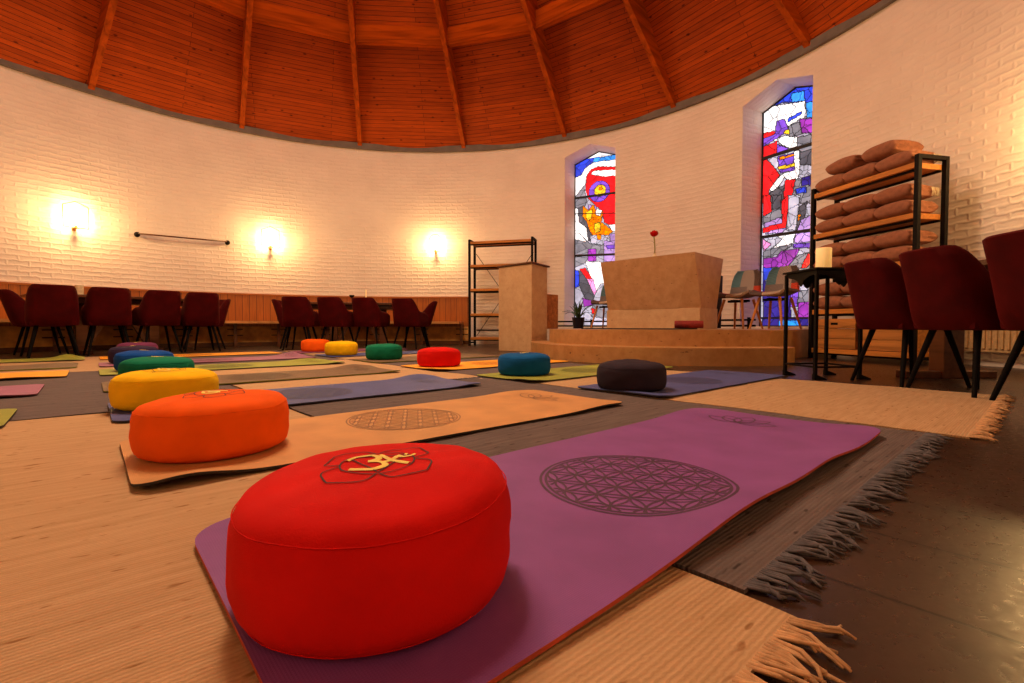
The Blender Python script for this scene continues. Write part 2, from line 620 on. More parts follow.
angs = set(float(a) for a in range(-180, 180, 2))
for w in WIN:
    angs = {a for a in angs if not (w[0] - 0.8 < a < w[1] + 0.8)}
    angs |= {w[0], w[1], (w[0] + w[1]) / 2, w[0] + (w[1] - w[0]) / 4, w[0] + 3 * (w[1] - w[0]) / 4}
angs = sorted(angs)
bm = bmesh.new()
uvl = bm.loops.layers.uv.new('UVMap')


def quad(bm, pts, uvs):
    f = bm.faces.new([bm.verts.new(p) for p in pts])
    for l, t in zip(f.loops, uvs):
        l[uvl].uv = t
    return f


for i, a in enumerate(angs):
    b = angs[(i + 1) % len(angs)]
    b2 = b if b > a else b + 360
    ua, ub = radians(a) * R, radians(b2) * R
    spans = [(0.0, 0.0, ZR, ZR)]
    for w in WIN:
        if a >= w[0] - 1e-6 and b2 <= w[1] + 1e-6:
            spans = [(0.0, 0.0, SILL, SILL), (win_head(a, w), win_head(b2, w), ZR, ZR)]
    for za, zb, ta, tb in spans:
        quad(bm, [polar(a, R, za), polar(a, R, ta), polar(b2, R, tb), polar(b2, R, zb)], [(ua, za), (ua, ta), (ub, tb), (ub, zb)])
bmesh.ops.remove_doubles(bm, verts=bm.verts[:], dist=1e-5)
for w in WIN:
    mid = radians((w[0] + w[1]) / 2)
    rad = Vector((cos(mid), sin(mid), 0)) * (w[2] + 0.06)
    q = [w[0] + (w[1] - w[0]) * k / 4 for k in range(5)]
    ring = [polar(w[0], R, SILL)] + [polar(a, R, win_head(a, w)) for a in q] + [polar(w[1], R, SILL)]
    ring += [polar(a, R, SILL) for a in q[3:0:-1]]
    n = len(ring)
    u = 0
    for k in range(n):
        p, p2 = ring[k], ring[(k + 1) % n]
        ln = (p2 - p).length
        if abs(p2.z - p.z) > 1:
            uvs = [(0, p.z), (0, p2.z), (w[2], p2.z), (w[2], p.z)]
        else:
            uvs = [(u, 0), (u + ln, 0), (u + ln, w[2]), (u, w[2])]
        u += ln
        quad(bm, [p, p2, p2 + rad, p + rad], uvs)
wall = obj('wall_round', bm, M['wall'], smooth=True, auto=30)
structure(wall)

# rim
bm = bmesh.new()
prof = [(R - 0.05, 3.885), (R + 0.15, 3.885), (R + 0.15, 4.0), (R - 0.05, 4.0)]
seg = 180
rings = [[bm.verts.new((r * cos(2 * pi * k / seg), r * sin(2 * pi * k / seg), z)) for k in range(seg)] for r, z in prof]
for j in range(4):
    for k in range(seg):
        bm.faces.new((rings[j][k], rings[j][(k + 1) % seg], rings[(j + 1) % 4][(k + 1) % seg], rings[(j + 1) % 4][k]))
rim = obj('trim_1', bm, M['rim'], loc=(CX, CY, 0))
structure(rim)

# ceiling: eighteen flat segments of boards between the beams
A0 = 143.8
KB, ZB = 1.08, 4.0          # boards
KM, ZM = 0.74, 3.905         # beam undersides
bm = bmesh.new()
uvl = bm.loops.layers.uv.new('UVMap')
for k in range(18):
    a, b = radians(A0 + 20 * k), radians(A0 + 20 * (k + 1))
    rr = [R + 0.12, 3.0, 0.05]
    off = random.random() * 7
    for r1, r2 in zip(rr, rr[1:]):
        pts, uvs = [], []
        for ang, r in ((a, r1), (b, r1), (b, r2), (a, r2)):
            pts.append((r * cos(ang), r * sin(ang), ZB + KB * (R - r)))
            side = r * sin((ang - (a + b) / 2))
            uvs.append((side + off, r * cos(radians(10)) * sqrt(1 + KB * KB) + k * 1.37))
        f = bm.faces.new([bm.verts.new(p) for p in pts])
        for l, t in zip(f.loops, uvs):
            l[uvl].uv = t
ceil = obj('ceiling', bm, M['ceiling'], loc=(CX, CY, 0))
structure(ceil)
for k in range(18):
    a = radians(A0 + 20 * k)
    bm = bmesh.new()
    hw = 0.040
    for s in (-1, 1):
        pass
    sec = []
    for r in (R + 0.02, 4.6, 3.2, 1.6, 0.12):
        zb, zt = ZM + KM * (R - r), ZB + KB * (R - r) + 0.03
        sec.append([bm.verts.new((r, s * hw, z)) for s, z in ((-1, zb), (1, zb), (1, zt), (-1, zt))])
    for s1, s2 in zip(sec, sec[1:]):
        for j in range(4):
            bm.faces.new((s1[j], s1[(j + 1) % 4], s2[(j + 1) % 4], s2[j]))
    bm.faces.new(sec[0][::-1])
    bm.faces.new(sec[-1])
    obj('roof_beam', bm, M['beam'], ceil, rot=a)
RP = 4.46
for k in range(18):
    a = radians(A0 + 20 * k + 10)
    bm = bmesh.new()
    half = RP * sin(radians(10)) - 0.05
    zt = ZB + KB * (R - RP)
    add_box(bm, (0.09, 2 * half, 0.29), (RP * cos(radians(10)), 0, 5.27))
    obj('purlin', bm, M['purlin'], ceil, rot=a)

# wainscot along the wall behind the tables
W0, W1 = 83.0, 215.0
bm = bmesh.new()
uvl = bm.loops.layers.uv.new('UVMap')
n = 70
WZ0, WZ1 = 0.36, 0.965
for i in range(n):
    a, b = W0 + (W1 - W0) * i / n, W0 + (W1 - W0) * (i + 1) / n
    r1 = R - 0.035
    for pts, uvs in (
        ([polar(a, r1, WZ0), polar(b, r1, WZ0), polar(b, r1, WZ1), polar(a, r1, WZ1)], [(radians(a) * R, WZ0), (radians(b) * R, WZ0), (radians(b) * R, WZ1), (radians(a) * R, WZ1)]),
        ([polar(a, r1 - 0.012, WZ1), polar(b, r1 - 0.012, WZ1), polar(b, R, WZ1 + 0.001), polar(a, R, WZ1 + 0.001)], [(0, 0), (1, 0), (1, .03), (0, .03)]),
        ([polar(a, r1 - 0.012, WZ1 - 0.03), polar(b, r1 - 0.012, WZ1 - 0.03), polar(b, r1 - 0.012, WZ1), polar(a, r1 - 0.012, WZ1)], [(0.02, 0), (0.04, 0), (0.04, .03), (0.02, .03)])):
        f = bm.faces.new([bm.verts.new(p) for p in pts])
        for l, t in zip(f.loops, uvs):
            l[uvl].uv = t
bmesh.ops.remove_doubles(bm, verts=bm.verts[:], dist=1e-5)
structure(obj('trim_2', bm, M['wainscot'], smooth=True, auto=30))
# panel of warm brick under the bench
bm = bmesh.new()
for i in range(n):
    a, b = W0 + (W1 - W0) * i / n, W0 + (W1 - W0) * (i + 1) / n
    bm.faces.new([bm.verts.new(p) for p in (polar(a, R - 0.03, 0), polar(b, R - 0.03, 0), polar(b, R - 0.03, WZ0), polar(a, R - 0.03, WZ0))])
bmesh.ops.remove_doubles(bm, verts=bm.verts[:], dist=1e-5)
structure(obj('trim_3', bm, M['under'], smooth=True))
# baseboard
bm = bmesh.new()
for i in range(n):
    a, b = W0 + (W1 - W0) * i / n, W0 + (W1 - W0) * (i + 1) / n
    for z0, z1, r0, r1 in ((0, 0.07, R - 0.045, R - 0.045), (0.07, 0.07, R - 0.045, R - 0.03)):
        bm.faces.new([bm.verts.new(p) for p in (polar(a, r0, z0), polar(b, r0, z0), polar(b, r1, z1), polar(a, r1, z1))])
bmesh.ops.remove_doubles(bm, verts=bm.verts[:], dist=1e-5)
structure(obj('baseboard_left', bm, M['tablewood'], smooth=True, auto=30))

# bench
bench = thing('wall_bench', 'long curved wooden bench running along the panelled wall behind the tables', 'bench', polar(100, R - 0.2, 0))
b0 = bench.location.copy()
bm = bmesh.new()
outer, inner = [], []
for i in range(71):
    a = W0 + 1 + (W1 - W0 - 2) * i / 70
    outer.append(polar(a, R - 0.045) - b0)
    inner.append(polar(a, R - 0.44) - b0)
for i in range(70):
    for z0, z1 in ((0.415, 0.46),):
        v = [bm.verts.new(Vector((p.x, p.y, z))) for z in (z0, z1) for p in (inner[i], inner[i + 1], outer[i + 1], outer[i])]
        bm.faces.new((v[0], v[3], v[2], v[1]))
        bm.faces.new((v[4], v[5], v[6], v[7]))
        bm.faces.new((v[0], v[1], v[5], v[4]))
        bm.faces.new((v[2], v[3], v[7], v[6]))
        if i == 0:
            bm.faces.new((v[0], v[4], v[7], v[3]))
        if i == 69:
            bm.faces.new((v[1], v[2], v[6], v[5]))
bmesh.ops.remove_doubles(bm, verts=bm.verts[:], dist=1e-5)
obj('seat', bm, M['bench'], bench)
for a in (84, 92, 101, 110, 118.5, 125.5, 133, 141, 149, 157, 165, 173):
    bm = bmesh.new()
    p = polar(a, R - 0.24) - b0
    add_box(bm, (0.05, 0.05, 0.415), (p.x, p.y, 0.2075), rz(radians(a)))
    pb = polar(a, R - 0.14) - b0
    add_box(bm, (0.2, 0.03, 0.03), (pb.x, pb.y, 0.385), rz(radians(a)))
    for zz in (0.31, 0.2):
        pp = polar(a, R - 0.17) - b0
        add_box(bm, (0.03, 0.24, 0.016), (pp.x, pp.y, zz), rz(radians(a)), mi=1)
    obj('support', bm, [M['tablewood'], M['black']], bench)

# ------------------------------------------------------------------ stained glass windows
CAMH, FPX, HORP = 0.3555, 478.0, math.atan(14.76 / 478.0)


def view_ray(px, py):
    """direction seen at a point of the photograph (for measuring where things stand)"""
    x, y = px - 512.0, -(py - 341.5)
    return Vector((x, FPX * cos(HORP) + y * sin(HORP), -FPX * sin(HORP) + y * cos(HORP)))


WHITE, PALE, LAV, GREY, DGREY = (1, 1, 1), (.40, .40, .50), (.42, .26, .62), (.19, .19, .225), (.075, .075, .095)
RED, DRED, BLUE, AZ, NAVY = (.85, .008, .012), (.45, .004, .02), (.02, .05, .62), (.03, .28, .85), (.025, .015, .22)
VIO, PUR, ORA, YEL, PINK = (.17, .06, .55), (.28, .03, .38), (1.0, .22, .0), (1.0, .62, .02), (.80, .28, .62)


def zc(ox, oy, s, pts):
    return [(ox + x / s, oy + y / s) for x, y in pts]


A = (565, 140, 6.83)
B = (565, 235, 6.83)
REG1 = [
    (PALE, [(560, 140), (640, 140), (640, 340), (560, 340)]),
    (WHITE, zc(*A, [(60, 150), (205, 70), (420, 95), (180, 128), (70, 160)])),
    (BLUE, zc(*A, [(60, 150), (100, 130), (180, 125), (230, 118), (220, 150), (140, 190), (110, 240), (60, 265)])),
    (AZ, zc(*A, [(200, 122), (420, 90), (420, 128), (300, 138), (190, 152)])),
    (WHITE, zc(*A, [(60, 262), (110, 240), (140, 190), (200, 150), (420, 125), (420, 190), (230, 180), (180, 200), (150, 240), (140, 300), (120, 350), (90, 392), (60, 392)])),
    (RED, zc(*A, [(150, 240), (180, 200), (230, 180), (420, 185), (420, 570), (300, 580), (270, 560), (250, 480), (200, 440), (160, 400), (140, 330)])),
    (WHITE, zc(*A, [(190, 210), (420, 196), (420, 236), (270, 250), (180, 235)])),
    (GREY, zc(*A, [(60, 400), (130, 310), (150, 420), (130, 470), (60, 460)])),
    (WHITE, zc(*A, [(60, 460), (90, 470), (95, 560), (150, 600), (160, 690), (120, 690), (60, 640)])),
    (DGREY, zc(*A, [(92, 465), (130, 450), (150, 560), (182, 610), (200, 690), (160, 690), (148, 600), (98, 560)])),
    (LAV, zc(*A, [(160, 440), (215, 450), (210, 560), (160, 560)])),
    (ORA, zc(*A, [(125, 450), (160, 480), (196, 440), (215, 490), (262, 480), (250, 560), (330, 622), (280, 660), (250, 690), (210, 690), (170, 620), (150, 560), (120, 520)])),
    (YEL, zc(*A, [(140, 490), (190, 470), (180, 540), (150, 550)])),
    (YEL, zc(*A, [(200, 570), (240, 560), (245, 620), (205, 640)])),
    (WHITE, zc(*A, [(215, 470), (255, 480), (240, 520), (210, 510)])),
    (WHITE, zc(*A, [(300, 580), (420, 560), (420, 635), (320, 620)])),
    (LAV, zc(*A, [(305, 640), (420, 632), (420, 690), (310, 690)])),
    (GREY, zc(*B, [(60, 15), (110, 0), (170, 60), (340, 75), (420, 75), (420, 135), (60, 135)])),
    (WHITE, zc(*B, [(60, -10), (105, -10), (150, 48), (60, 28)])),
    (PALE, zc(*B, [(170, 0), (300, 0), (270, 70), (180, 55)])),
    (ORA, zc(*B, [(215, -5), (250, -5), (245, 30), (225, 35)])),
    (PUR, zc(*B, [(160, 95), (212, 95), (212, 178), (160, 178)])),
    (LAV, zc(*B, [(268, 40), (420, 40), (420, 180), (268, 180)])),
    (VIO, zc(*B, [(280, 70), (420, 62), (420, 92), (290, 95)])),
    (GREY, zc(*B, [(60, 150), (160, 150), (140, 190), (60, 225)])),
    (WHITE, zc(*B, [(140, 182), (420, 182), (420, 330), (245, 330), (212, 385), (170, 270)])),
    (DGREY, zc(*B, [(92, 250), (112, 238), (205, 410), (182, 470), (150, 465), (98, 345)])),
    (RED, zc(*B, [(98, 230), (140, 225), (192, 305), (150, 300)])),
    (PINK, zc(*B, [(150, 300), (192, 300), (217, 385), (202, 412)])),
    (BLUE, zc(*B, [(60, 240), (95, 240), (100, 350), (60, 362)])),
    (PALE, zc(*B, [(60, 362), (100, 350), (152, 465), (120, 490), (60, 510)])),
    (PUR, zc(*B, [(120, 430), (190, 450), (190, 480), (130, 490)])),
    (GREY, zc(*B, [(190, 460), (300, 460), (300, 560), (180, 560)])),
    (RED, zc(*B, [(180, 500), (206, 505), (200, 540), (185, 535)])),
    ((.05, .5, .25), zc(*B, [(60, 580), (80, 580), (80, 640), (60, 640)])),
]
CIRC1 = [(VIO, 565 + 235 / 6.83, 140 + 350 / 6.83, 72 / 6.83), (YEL, 565 + 240 / 6.83, 140 + 345 / 6.83, 40 / 6.83), (ORA, 565 + 245 / 6.83, 140 + 332 / 6.83, 12 / 6.83)]
BARS1 = [((565, 200), (625, 191.5), 1.1), ((565, 256.2), (625, 254), 1.1), ((565, 214), (625, 213), .35)]
A2 = (750, 75, 5.467)
B2 = (750, 195, 4.88)
REG2 = [
    (PALE, [(750, 60), (850, 60), (850, 345), (750, 345)]),
    (BLUE, zc(*A2, [(50, 190), (205, 80), (460, 30), (460, 240), (330, 230), (305, 150), (180, 150), (60, 195)])),
    (AZ, zc(*A2, [(225, 100), (300, 85), (300, 140), (230, 148)])),
    (AZ, zc(*A2, [(310, 150), (460, 120), (460, 225), (310, 232)])),
    (WHITE, zc(*A2, [(55, 200), (150, 165), (300, 142), (306, 195), (300, 235), (235, 262), (160, 330), (150, 370), (70, 320), (55, 320)])),
    (VIO, zc(*A2, [(145, 250), (190, 240), (215, 300), (150, 345), (70, 392), (70, 350), (140, 310)])),
    (YEL, zc(*A2, [(190, 305), (218, 290), (215, 325), (185, 318)])),
    (BLUE, zc(*A2, [(205, 240), (250, 215), (285, 198), (280, 215), (240, 240), (210, 255)])),
    (RED, zc(*A2, [(70, 318), (140, 305), (135, 325), (70, 348)])),
    (RED, zc(*A2, [(70, 392), (150, 360), (150, 425), (70, 455)])),
    (WHITE, zc(*A2, [(150, 345), (200, 330), (260, 340), (265, 390), (215, 400), (160, 372)])),
    (VIO, zc(*A2, [(150, 378), (215, 402), (150, 428)])),
    (GREY, zc(*A2, [(215, 275), (270, 255), (290, 320), (215, 340)])),
    (PUR, zc(*A2, [(272, 240), (460, 225), (460, 310), (285, 318)])),
    (GREY, zc(*A2, [(258, 340), (460, 300), (460, 500), (330, 495), (262, 400)])),
    (DGREY, zc(*A2, [(275, 420), (460, 380), (460, 490), (275, 490)])),
    (WHITE, zc(*A2, [(245, 415), (270, 410), (275, 530), (250, 600), (190, 560), (120, 660), (110, 620), (170, 545), (240, 520)])),
    (VIO, zc(*A2, [(150, 445), (242, 425), (245, 520), (165, 535)])),
    (ORA, zc(*A2, [(160, 450), (242, 430), (242, 442), (165, 462)])),
    (YEL, zc(*A2, [(150, 500), (245, 482), (245, 500), (160, 518)])),
    (RED, zc(*A2, [(55, 470), (95, 462), (130, 500), (165, 545), (105, 630), (100, 700), (55, 700)])),
    (RED, zc(*A2, [(195, 575), (250, 565), (245, 620), (215, 700), (180, 700)])),
    (DGREY, zc(*A2, [(110, 640), (190, 600), (180, 700), (105, 700)])),
    (GREY, zc(*A2, [(250, 570), (460, 545), (460, 700), (225, 700)])),
    (NAVY, zc(*A2, [(285, 560), (335, 550), (335, 600), (285, 605)])),
    (BLUE, zc(*A2, [(250, 620), (312, 610), (312, 640), (255, 650)])),
    (RED, zc(*B2, [(65, 0), (100, 0), (108, 80), (65, 105)])),
    (DGREY, zc(*B2, [(108, 0), (155, 0), (150, 60), (110, 75)])),
    (GREY, zc(*B2, [(65, 105), (150, 60), (160, 105), (65, 140)])),
    (LAV, zc(*B2, [(65, 140), (155, 105), (158, 135), (75, 160)])),
    (RED, zc(*B2, [(155, 30), (190, -5), (185, 110), (175, 165), (65, 185), (65, 160), (158, 135)])),
    (LAV, zc(*B2, [(110, 170), (180, 160), (160, 182), (75, 190)])),
    (PALE, zc(*B2, [(190, 0), (245, 0), (225, 170), (180, 170)])),
    (DGREY, zc(*B2, [(240, 60), (280, 30), (270, 110), (225, 180)])),
    (ORA, zc(*B2, [(235, 95), (248, 92), (246, 118), (236, 128)])),
    (LAV, zc(*B2, [(250, 120), (380, 60), (380, 165), (230, 178)])),
    (PINK, zc(*B2, [(65, 215), (105, 240), (65, 275)])),
    (WHITE, zc(*B2, [(130, 200), (225, 180), (210, 235), (110, 260), (160, 215)])),
    (LAV, zc(*B2, [(225, 185), (380, 170), (380, 220), (215, 235)])),
    (VIO, zc(*B2, [(210, 238), (380, 225), (380, 255), (215, 258)])),
    (GREY, zc(*B2, [(65, 275), (130, 255), (215, 240), (150, 285), (65, 310)])),
    (PUR, zc(*B2, [(150, 275), (245, 258), (225, 300), (190, 350), (65, 355), (65, 312), (130, 300)])),
    (GREY, zc(*B2, [(190, 340), (240, 290), (380, 262), (380, 400), (210, 400)])),
    (RED, zc(*B2, [(285, 285), (330, 278), (280, 355), (248, 360), (265, 320)])),
    (BLUE, zc(*B2, [(65, 355), (130, 350), (120, 400), (65, 420)])),
    (NAVY, zc(*B2, [(65, 420), (200, 400), (200, 640), (65, 640)])),
    (VIO, zc(*B2, [(200, 465), (270, 465), (230, 545), (200, 545)])),
    (GREY, zc(*B2, [(240, 470), (380, 440), (380, 525), (230, 545)])),
    (PUR, zc(*B2, [(235, 525), (380, 520), (380, 600), (235, 605)])),
    (NAVY, zc(*B2, [(60, 605), (380, 600), (380, 690), (60, 690)])),
    ((.02, .30, 1.0), zc(*B2, [(140, 612), (245, 612), (245, 640), (140, 640)])),
    ((.25, .6, 1.0), zc(*B2, [(140, 647), (245, 647), (245, 658), (140, 658)])),
]
CIRC2 = []
BARS2 = [((755, 161.5), (835, 137), 1.2), ((755, 238.5), (835, 226.5), 1.2), ((755, 318), (835, 318), .8)]


def inpoly(x, y, pts):
    c = False
    j = len(pts) - 1
    for i in range(len(pts)):
        xi, yi = pts[i]
        xj, yj = pts[j]
        if (yi > y) != (yj > y) and x < (xj - xi) * (y - yi) / (yj - yi) + xi:
            c = not c
        j = i
    return c


def make_window(idx, w, REG, CIRC, BARS):
    mid = radians((w[0] + w[1]) / 2)
    rd = Vector((cos(mid), sin(mid), 0))
    pl, pr = polar(w[1], R) + rd * w[2], polar(w[0], R) + rd * w[2]
    base = pl.copy()
    ex = (pr - pl).normalized()
    W = (pr - pl).length
    n = Vector((rd.x, rd.y, 0))
    rnd = random.Random(idx * 11)
    # region outlines measured on the pane's own plane (metres)

    def onplane(px, py):
        d = view_ray(px, py)
        t = (base - Vector((0, 0, CAMH))).dot(n) / d.dot(n)
        p = d * t + Vector((0, 0, CAMH))
        return ((p - base).dot(ex), p.z)
    regs = [(c, [onplane(*p) for p in pts]) for c, pts in REG]
    circ = []
    for c, x, y, r in CIRC:
        a, b = onplane(x, y), onplane(x + r, y)
        circ.append((c, a, hypot(b[0] - a[0], b[1] - a[1]), abs(onplane(x, y + r)[1] - a[1])))
    bars = [(onplane(*a), onplane(*b), t) for a, b, t in BARS]
    nx, nz = 70, 230
    top = APEX + 0.05
    dx, dz = W / nx, (top - SILL) / nz
    seeds = [(rnd.random() * W, SILL + rnd.random() * (top - SILL), rnd.random()) for _ in range(130)]
    for c_, x_, y_, r_, n_c in ([(ORA, 598, 222, 0.22, 55)] if idx == 1 else [(0, 800, 190, 0.3, 30), (0, 790, 280, 0.35, 30)]):
        ox_, oz_ = onplane(x_, y_)
        seeds += [(min(W, max(0, ox_ + rnd.gauss(0, r_ * .6))), oz_ + rnd.gauss(0, r_), rnd.random()) for _ in range(n_c)]
    cells = {}
    for s in seeds:
        cells.setdefault((int(s[0] / 0.3), int(s[1] / 0.3)), []).append(s)
    ids = [[None] * nx for _ in range(nz)]
    cols = [[None] * nx for _ in range(nz)]
    for j in range(nz):
        z = SILL + (j + .5) * dz
        for i in range(nx):
            x = (i + .5) * dx
            rid, c = 0, PALE
            for k in range(len(regs) - 1, -1, -1):
                if inpoly(x, z, regs[k][1]):
                    rid, c = k, regs[k][0]
                    break
            for k, (cc, ctr, rx, ry) in enumerate(circ):
                if ((x - ctr[0]) / rx) ** 2 + ((z - ctr[1]) / ry) ** 2 < 1:
                    rid, c = 100 + k, cc
            best, bd = None, 9
            gx, gz = int(x / 0.3), int(z / 0.3)
            for ax in (-1, 0, 1):
                for az in (-1, 0, 1):
                    for s in cells.get((gx + ax, gz + az), ()):
                        d = (s[0] - x) ** 2 + ((s[1] - z) * 1.1) ** 2
                        if d < bd:
                            best, bd = s, d
            sub = int(best[2] * 1e6) if best else 0
            if c in (WHITE, RED) and rid < 100:
                sub = sub % 7          # larger pieces
            ids[j][i] = (rid, sub)
            f = 0.75 + 0.5 * (best[2] if best else .5)
            if c == WHITE:
                f = 0.95 + 0.1 * f
            cols[j][i] = (min(1, c[0] * f), min(1, c[1] * f), min(1, c[2] * f))
    win = structure(thing_plain('window_%d' % idx, base))
    bm = bmesh.new()
    cl = bm.loops.layers.color.new('glass')
    halfw = W / 2

    def headz(x):
        return APEX + (SHOULDER - APEX) * abs(x - halfw) / halfw
    grid = [[bm.verts.new(ex * (i * dx) + Vector((0, 0, min(SILL + j * dz, headz(i * dx))))) for i in range(nx + 1)] for j in range(nz + 1)]
    lead = bmesh.new()
    for j in range(nz):
        for i in range(nx):
            if SILL + j * dz >= headz((i + .5) * dx):
                continue
            try:
                f = bm.faces.new((grid[j][i], grid[j][i + 1], grid[j + 1][i + 1], grid[j + 1][i]))
            except ValueError:
                continue
            c = cols[j][i]
            for l in f.loops:
                l[cl] = (c[0] ** (1 / 2.2), c[1] ** (1 / 2.2), c[2] ** (1 / 2.2), 1)
    # lead cames stand a little proud of the glass, along every border of two pieces

    def came(x0, x1, z0, z1, d=0.006):
        p = [ex * x + Vector((0, 0, z)) for x, z in ((x0, z0), (x1, z0), (x1, z1), (x0, z1))]
        q = [v - n * d for v in p]
        vs = [lead.verts.new(v) for v in q]
        vb = [lead.verts.new(v) for v in p]
        lead.faces.new(vs)
        for k in range(4):
            lead.faces.new((vs[k], vb[k], vb[(k + 1) % 4], vs[(k + 1) % 4]))
    for j in range(nz):
        z = SILL + j * dz
        for i in range(nx):
            x = i * dx
            if z + dz > headz(x + dx / 2):
                continue
            wide = 0.42 if (i + 1 < nx and ids[j][i][0] != ids[j][i + 1][0]) or (j + 1 < nz and ids[j][i][0] != ids[j + 1][i][0]) else 0.2
            if i + 1 < nx and ids[j][i] != ids[j][i + 1]:
                came(x + dx * (1 - wide), x + dx * (1 + wide * .4), z, z + dz)
            if j + 1 < nz and ids[j][i] != ids[j + 1][i]:
                came(x, x + dx, z + dz * (1 - wide), z + dz * (1 + wide * .4))
    g = obj('stained_glass', bm, M['glass'], win, normals=False)
    obj('lead_lines', lead, M['lead'], win, normals=False)['kind'] = 'stuff'
    bm = bmesh.new()
    for (a, b, t) in bars:
        za = a[1] + (b[1] - a[1]) * (0 - a[0]) / (b[0] - a[0])
        zb = a[1] + (b[1] - a[1]) * (W - a[0]) / (b[0] - a[0])
        add_bar(bm, ex * 0.0 + Vector((0, 0, za)) - n * .012, ex * W + Vector((0, 0, zb)) - n * .012, 0.02, 0.036 * t)
    fr = [(0, SILL), (0, SHOULDER), (halfw, APEX), (W, SHOULDER), (W, SILL)]
    for a, b in zip(fr, fr[1:] + fr[:1]):
        add_bar(bm, ex * a[0] + Vector((0, 0, a[1])) - n * .01, ex * b[0] + Vector((0, 0, b[1])) - n * .01, 0.025, 0.03)
    obj('window_frame', bm, M['lead'], win)


def thing_plain(name, loc):
    o = bpy.data.objects.new(name, None)
    COL.objects.link(o)
    o.empty_display_size = 0.1
    o.location = (loc[0], loc[1], 0)
    return o


make_window(1, WIN[0], REG1, CIRC1, BARS1)
make_window(2, WIN[1], REG2, CIRC2, BARS2)

# ------------------------------------------------------------------ podium, altar, lectern
PC = Vector((1.98, 6.10, 0))
PZ = 0.325


def on_axis(lat, axial, z=0.0):
    return Vector((PC.x + LT[0] * lat + AX[0] * axial, PC.y + LT[1] * lat + AX[1] * axial, z))


def wall_hit(lat):
    """axial distance from the podium centre to the wall at a lateral offset"""
    o = on_axis(lat, 0) - Vector((CX, CY, 0))
    bq = o.x * AX[0] + o.y * AX[1]
    c = o.length_squared - R * R
    return -bq + sqrt(bq * bq - c)


def smoothstep(a, b, x):
    t = max(0, min(1, (x - a) / (b - a)))
    return t * t * (3 - 2 * t)


def podium_outline(rad, half, back):
    pts = []
    a0 = math.asin(half / rad)
    al = a0 if back else math.asin((half - 0.05) / (rad - 0.09))
    for i in range(41):
        a = -al + (a0 + al) * i / 40
        re_ = rad - (0 if back else 0.09 * smoothstep(0, 0.6, -a))
        pts.append(on_axis(re_ * sin(a), -re_ * cos(a)))
    if back:
        for i in range(13):
            lat = half - 2 * half * i / 12
            pts.append(on_axis(lat, wall_hit(lat) - 0.004))
    else:
        pts.append(on_axis(half, -0.58))
        pts.append(on_axis(-half + 0.05, -0.58))
    return [(p.x - PC.x, p.y - PC.y) for p in pts]


pod = thing_plain('podium', PC)
structure(pod)
bm = bmesh.new()
add_prism(bm, podium_outline(1.83, 1.60, False), 0.0, 0.1625)
bmesh.ops.bevel(bm, geom=[e for e in bm.edges if all(v.co.z > 0.16 for v in e.verts)], offset=0.006, segments=1, affect='EDGES')
obj('lower_step', bm, M['stone_step'], pod)
bm = bmesh.new()
add_prism(bm, podium_outline(1.50, 1.38, True), 0.0, PZ)
bmesh.ops.bevel(bm, geom=[e for e in bm.edges if all(v.co.z > PZ - 0.01 for v in e.verts)], offset=0.006, segments=1, affect='EDGES')
obj('upper_step', bm, M['stone_step'], pod)

# altar: local x to the right along the front, local y away from the room
ALT = on_axis(-0.095, -0.02, PZ)
alt = thing('altar', 'large faceted travertine stone altar block on the stepped podium', 'altar', ALT, radians(-45))
bm = bmesh.new()
hw, hd, H1, HT = 0.635, 0.405, 0.25, 0.875
rec, recA, ins = 0.185, 0.15, 0.27
T = [(-hw, -hd), (hw, -hd), (hw, hd), (-hw, hd)]
tv = [bm.verts.new((x, y, HT)) for x, y in T]
Bq = [bm.verts.new((sx * hw, sy * (hd - rec), H1)) for sx, sy in ((-1, -1), (1, -1), (1, 1), (-1, 1))]
Af = [bm.verts.new((sx * (hw - ins), sy * (hd - recA), H1)) for sx, sy in ((-1, -1), (1, -1), (1, 1), (-1, 1))]
bm.faces.new(tv)
bm.faces.new((tv[0], Af[0], Af[1], tv[1]))
bm.faces.new((tv[1], Af[1], Bq[1]))
bm.faces.new((tv[0], Bq[0], Af[0]))
bm.faces.new((tv[1], Bq[1], Bq[2], tv[2]))
bm.faces.new((tv[3], tv[2], Af[2], Af[3]))
bm.faces.new((tv[2], Bq[2], Af[2]))
bm.faces.new((tv[3], Af[3], Bq[3]))
bm.faces.new((tv[0], tv[3], Bq[3], Bq[0]))
bm.faces.new((Bq[0], Bq[3], Af[3], Af[2], Bq[2], Bq[1], Af[1], Af[0]))
obj('block', bm, M['stone'], alt)
bm = bmesh.new()
add_box(bm, (2 * hw, 2 * (hd - recA) - 0.006, H1 - 0.001), (0, 0, H1 / 2), bevel=0.004)
o = obj('plinth', bm, M['stone_pale'], alt)
o['label'] = 'paler plain stone base under the faceted block'

# thin black sheet and rolled red mat in front of the altar
bm = bmesh.new()
add_box(bm, (1.25, 0.5, 0.012), (0, 0, 0.006), bevel=0.003)
p = on_axis(-0.05, -0.66, PZ + 0.001)
tag(obj('floor_dark', bm, M['mattblack'], loc=p, rot=radians(-45)), 'thin black sheet lying on the podium along the front of the altar', 'mat')
bm = bmesh.new()
pts = []
for k in range(40):
    a = k * 0.55
    r = 0.008 + 0.0013 * k
    pts.append((r * cos(a), r * sin(a)))
prof = []
for s in (-1, 1):
    pass
nseg = 24
ringA = []
for yy, rr in ((-0.15, 0.036), (-0.145, 0.041), (-0.07, 0.043), (0.0, 0.042), (0.07, 0.043), (0.145, 0.041), (0.15, 0.036)):
    ringA.append([bm.verts.new((yy, rr * 1.05 * cos(2 * pi * k / nseg), 0.042 + rr * sin(2 * pi * k / nseg))) for k in range(nseg)])
